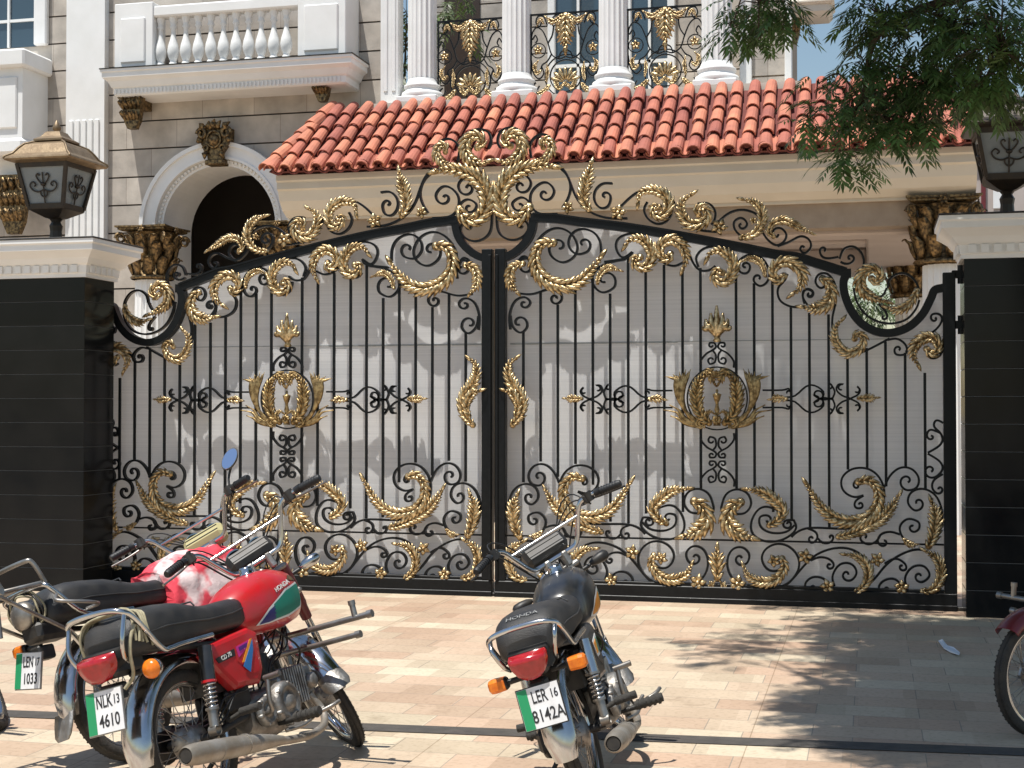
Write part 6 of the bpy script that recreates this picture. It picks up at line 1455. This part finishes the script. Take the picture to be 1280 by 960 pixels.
        if opt.get('front_signals', True):
            q = MB(); q.tube([V(.89, s * .10, .79), V(.89, s * .16, .79)], .010, 8); st = SB(q, 'front_signal', 'metalblack')
            q = MB(); c = V(.885, s * .215, .795)
            q.loft([[c + V(dx * k, yy, dz * k) for dx, dz in ((.024, 0), (.018, .017), (0, .024), (-.018, .017), (-.024, 0), (-.018, -.017), (0, -.024), (.018, -.017))] for yy, k in ((-s * .055, .35), (-s * .035, .8), (0, 1.05), (s * .03, 1.0), (s * .042, .6))]); SB(q, 'signal_cup', opt.get('fsig', 'metalblack'), st)
            q = MB(); q.lathe([(.022, 0), (.018, .012), (0, .016)], 12, Matrix.Translation(c + V(.016, 0, 0)) @ Matrix.Rotation(PI / 2, 4, 'Y')); SB(q, 'lens', 'amber', st)
    if opt.get('mirror'):
        s = -1; q = MB(); q.tube(catmull([V(.69, s * .262, 1.075), V(.70, s * .275, 1.12), V(.71, s * .31, 1.17)], 4), .006, 8); mr = SB(q, 'mirror', 'metalblack')
        c = V(.70, s * .325, 1.205); q = MB(); nrm = V(-.93, -.12, .35).normalized(); u = V(0, 1, 0) - nrm * nrm.y; u.normalize(); w = nrm.cross(u)
        up = (w * -.75 - u * .66).normalized(); sd = nrm.cross(up)
        ell = lambda k, d: [c + up * (.062 * k * math.cos(t)) + sd * (.036 * k * math.sin(t)) + nrm * d for t in [2 * PI * i / 24 for i in range(24)]]
        q.loft([ell(.6, -.022), ell(.95, -.012), ell(1.04, .001), ell(1.0, .003)]); SB(q, 'mirror_head', 'metalblack', mr)
        q = MB(); q.loft([ell(.95, .0032), ell(.94, .0045)]); SB(q, 'mirror_glass', 'mirror', mr)
    if opt.get('guard'):
        q = MB()
        for zz, x0, ln, r in ((.56, .83, .42, .013), (.49, .80, .36, .012)):
            q.tube([V(x0, .10, zz - .0), V(x0, -ln + .02, zz)], r, 10); q.tube([V(x0, -ln + .02, zz), V(x0, -ln - .005, zz)], r + .004, 10)
        q.tube([V(.83, -.34, .565), V(.83, -.34, .625)], .013, 10); q.tube([V(.83, -.34, .615), V(.83, -.34, .635)], .016, 10)
        q.tube([V(.82, .02, .60), V(.82, .02, .44)], .012, 8); B(q, 'leg_guard', 'steel')
    return root

K = {}
D = math.radians
red = motorcycle(.577, -6.44, D(81.3), D(-16.4), D(48), dict(paint='red', plate=('NLK', '13', '4610'), rail='loop', sig='round', rear_signals=(-1,), guard=True, shock='dark', fork='darkred', head='darkred', fsig='chrome', plateframe='steel', py=.0), 'red motorcycle with plate NLK 13 4610, red tank and leg guard, right of the pair')
left = motorcycle(-.093, -5.736, D(73.3), D(-20.8), D(29), dict(paint='red', plate=('LEN', '17', '1033'), rail='carrier', sig='box', rear_signals=(1,), round_lamp=True, fork='darkred', head='darkred', meter='yellowbox', mirror=True, flap=True, front_signals=True, fsig='chrome', pr=13, py=.03), 'motorcycle with a cloth over its tank and a rear carrier, nearest the left pillar')
blk = motorcycle(1.963, -5.923, D(93), D(-18.2), D(30.3), dict(paint='blackpaint', plate=('LER', '16', '8142A'), rail='loop', sig='box', shock='chrome', rail_h=-.02, seat_text='HONDA', plateframe='metalblack', lever='metalblack'), 'black motorcycle with plate LER 16 8142A standing alone in front of the gate')
fp = ground(2, 913); ya = D(80)
motorcycle(fp.x - WB * math.cos(ya), fp.y - WB * math.sin(ya), ya, D(-16), D(35), dict(paint='blackpaint', plate=('LEK', '14', '2207'), rail='loop', sig='box'), 'motorcycle of which only a dark front tyre shows at the left edge')
zf_ = 6.7; dd_ = ray(1295, 500); pp_ = CAM + dd_ * zf_; ya = D(238)
motorcycle(pp_.x - WB * math.cos(ya), pp_.y - WB * math.sin(ya), ya, D(-4), D(-14), dict(paint='red', guard=True, ffender='darkred', plate=('LEB', '15', '3391'), rail='loop', sig='box', fork='metalblack', fsig='chrome'), 'motorcycle with a dark red front fender, cut off by the right edge')
bpy.context.view_layer.update()
# cloth thrown over the tank of the second motorcycle
q = MB(); secs = []; rc = random.Random(4)
NI, NK = 34, 41
fold = lambda i, k: .5 * math.sin(k * .55 + i * .30 + 1.2 * math.sin(i * .23)) + .35 * math.sin(k * .95 - i * .42 + .8 * math.sin(k * .31)) + .25 * math.sin(i * .8 + k * .22)
for i in range(NI):
    t = i / (NI - 1); x = .31 + .56 * t; hw = .134 + .026 * math.sin(t * PI); zt = .805 + .085 * math.sin(min(1, t * 1.2) * PI * .62); zb = .575 - .05 * math.sin(t * PI) + .03 * math.sin(i * .5)
    s = []
    for k in range(NK):
        a = PI * (k / (NK - 1)) * 1.18 - PI * .09; d = .016 * max(-.3, fold(i, k)) + .010 * abs(math.sin(k * .7 + i * .18)) + rc.uniform(-.002, .002)
        c_, s_ = math.cos(a), math.sin(a); y_ = math.copysign(abs(c_) ** .75, c_) * (hw + d); z_ = zb + .03 + (zt - zb - .03) * max(-.15, math.copysign(abs(s_) ** .8, s_)) + d * max(0, s_)
        s.append(V(x + .010 * math.sin(k * .6 + i * .3), y_, z_))
    secs.append(s + [V(p.x, p.y * .975, p.z - .004) for p in s[::-1]])
q.loft(secs, True, True); o = q.build('tank_cloth', 'cloth'); o.matrix_world = left.matrix_world.copy()
tag(o, 'crumpled pink and white cloth draped over the tank of the motorcycle by the pillar', 'cloth')
# straw rope round the rear of the red motorcycle's seat
q = MB()
for k in range(7):
    ph = k * .9; x0 = -.25 - .012 * k; w = .128 + .004 * (k % 3)
    q.tube(catmull([V(x0 + .02 * math.sin(ph), -w, .655 + .005 * k), V(x0 - .01, -w * .99, .73 + .006 * math.sin(ph)), V(x0 + .015 * math.cos(ph), -w * .75, .786 + .003 * k), V(x0 + .02 * math.sin(ph + 1), 0, .79 + .002 * k), V(x0 + .015 * math.cos(ph + 2), w * .75, .786), V(x0, w * .99, .73), V(x0 + .01, w, .66)], 4), .0052, 6)
q.tube(catmull([V(-.33, -.13, .74), V(-.36, -.125, .70), V(-.37, -.115, .64), V(-.36, -.10, .57), V(-.37, -.06, .53)], 4), .007, 6)
o = q.build('rope', 'rope'); o.matrix_world = red.matrix_world.copy(); tag(o, 'straw coloured rope wound round the back of the red motorcycle seat', 'rope')
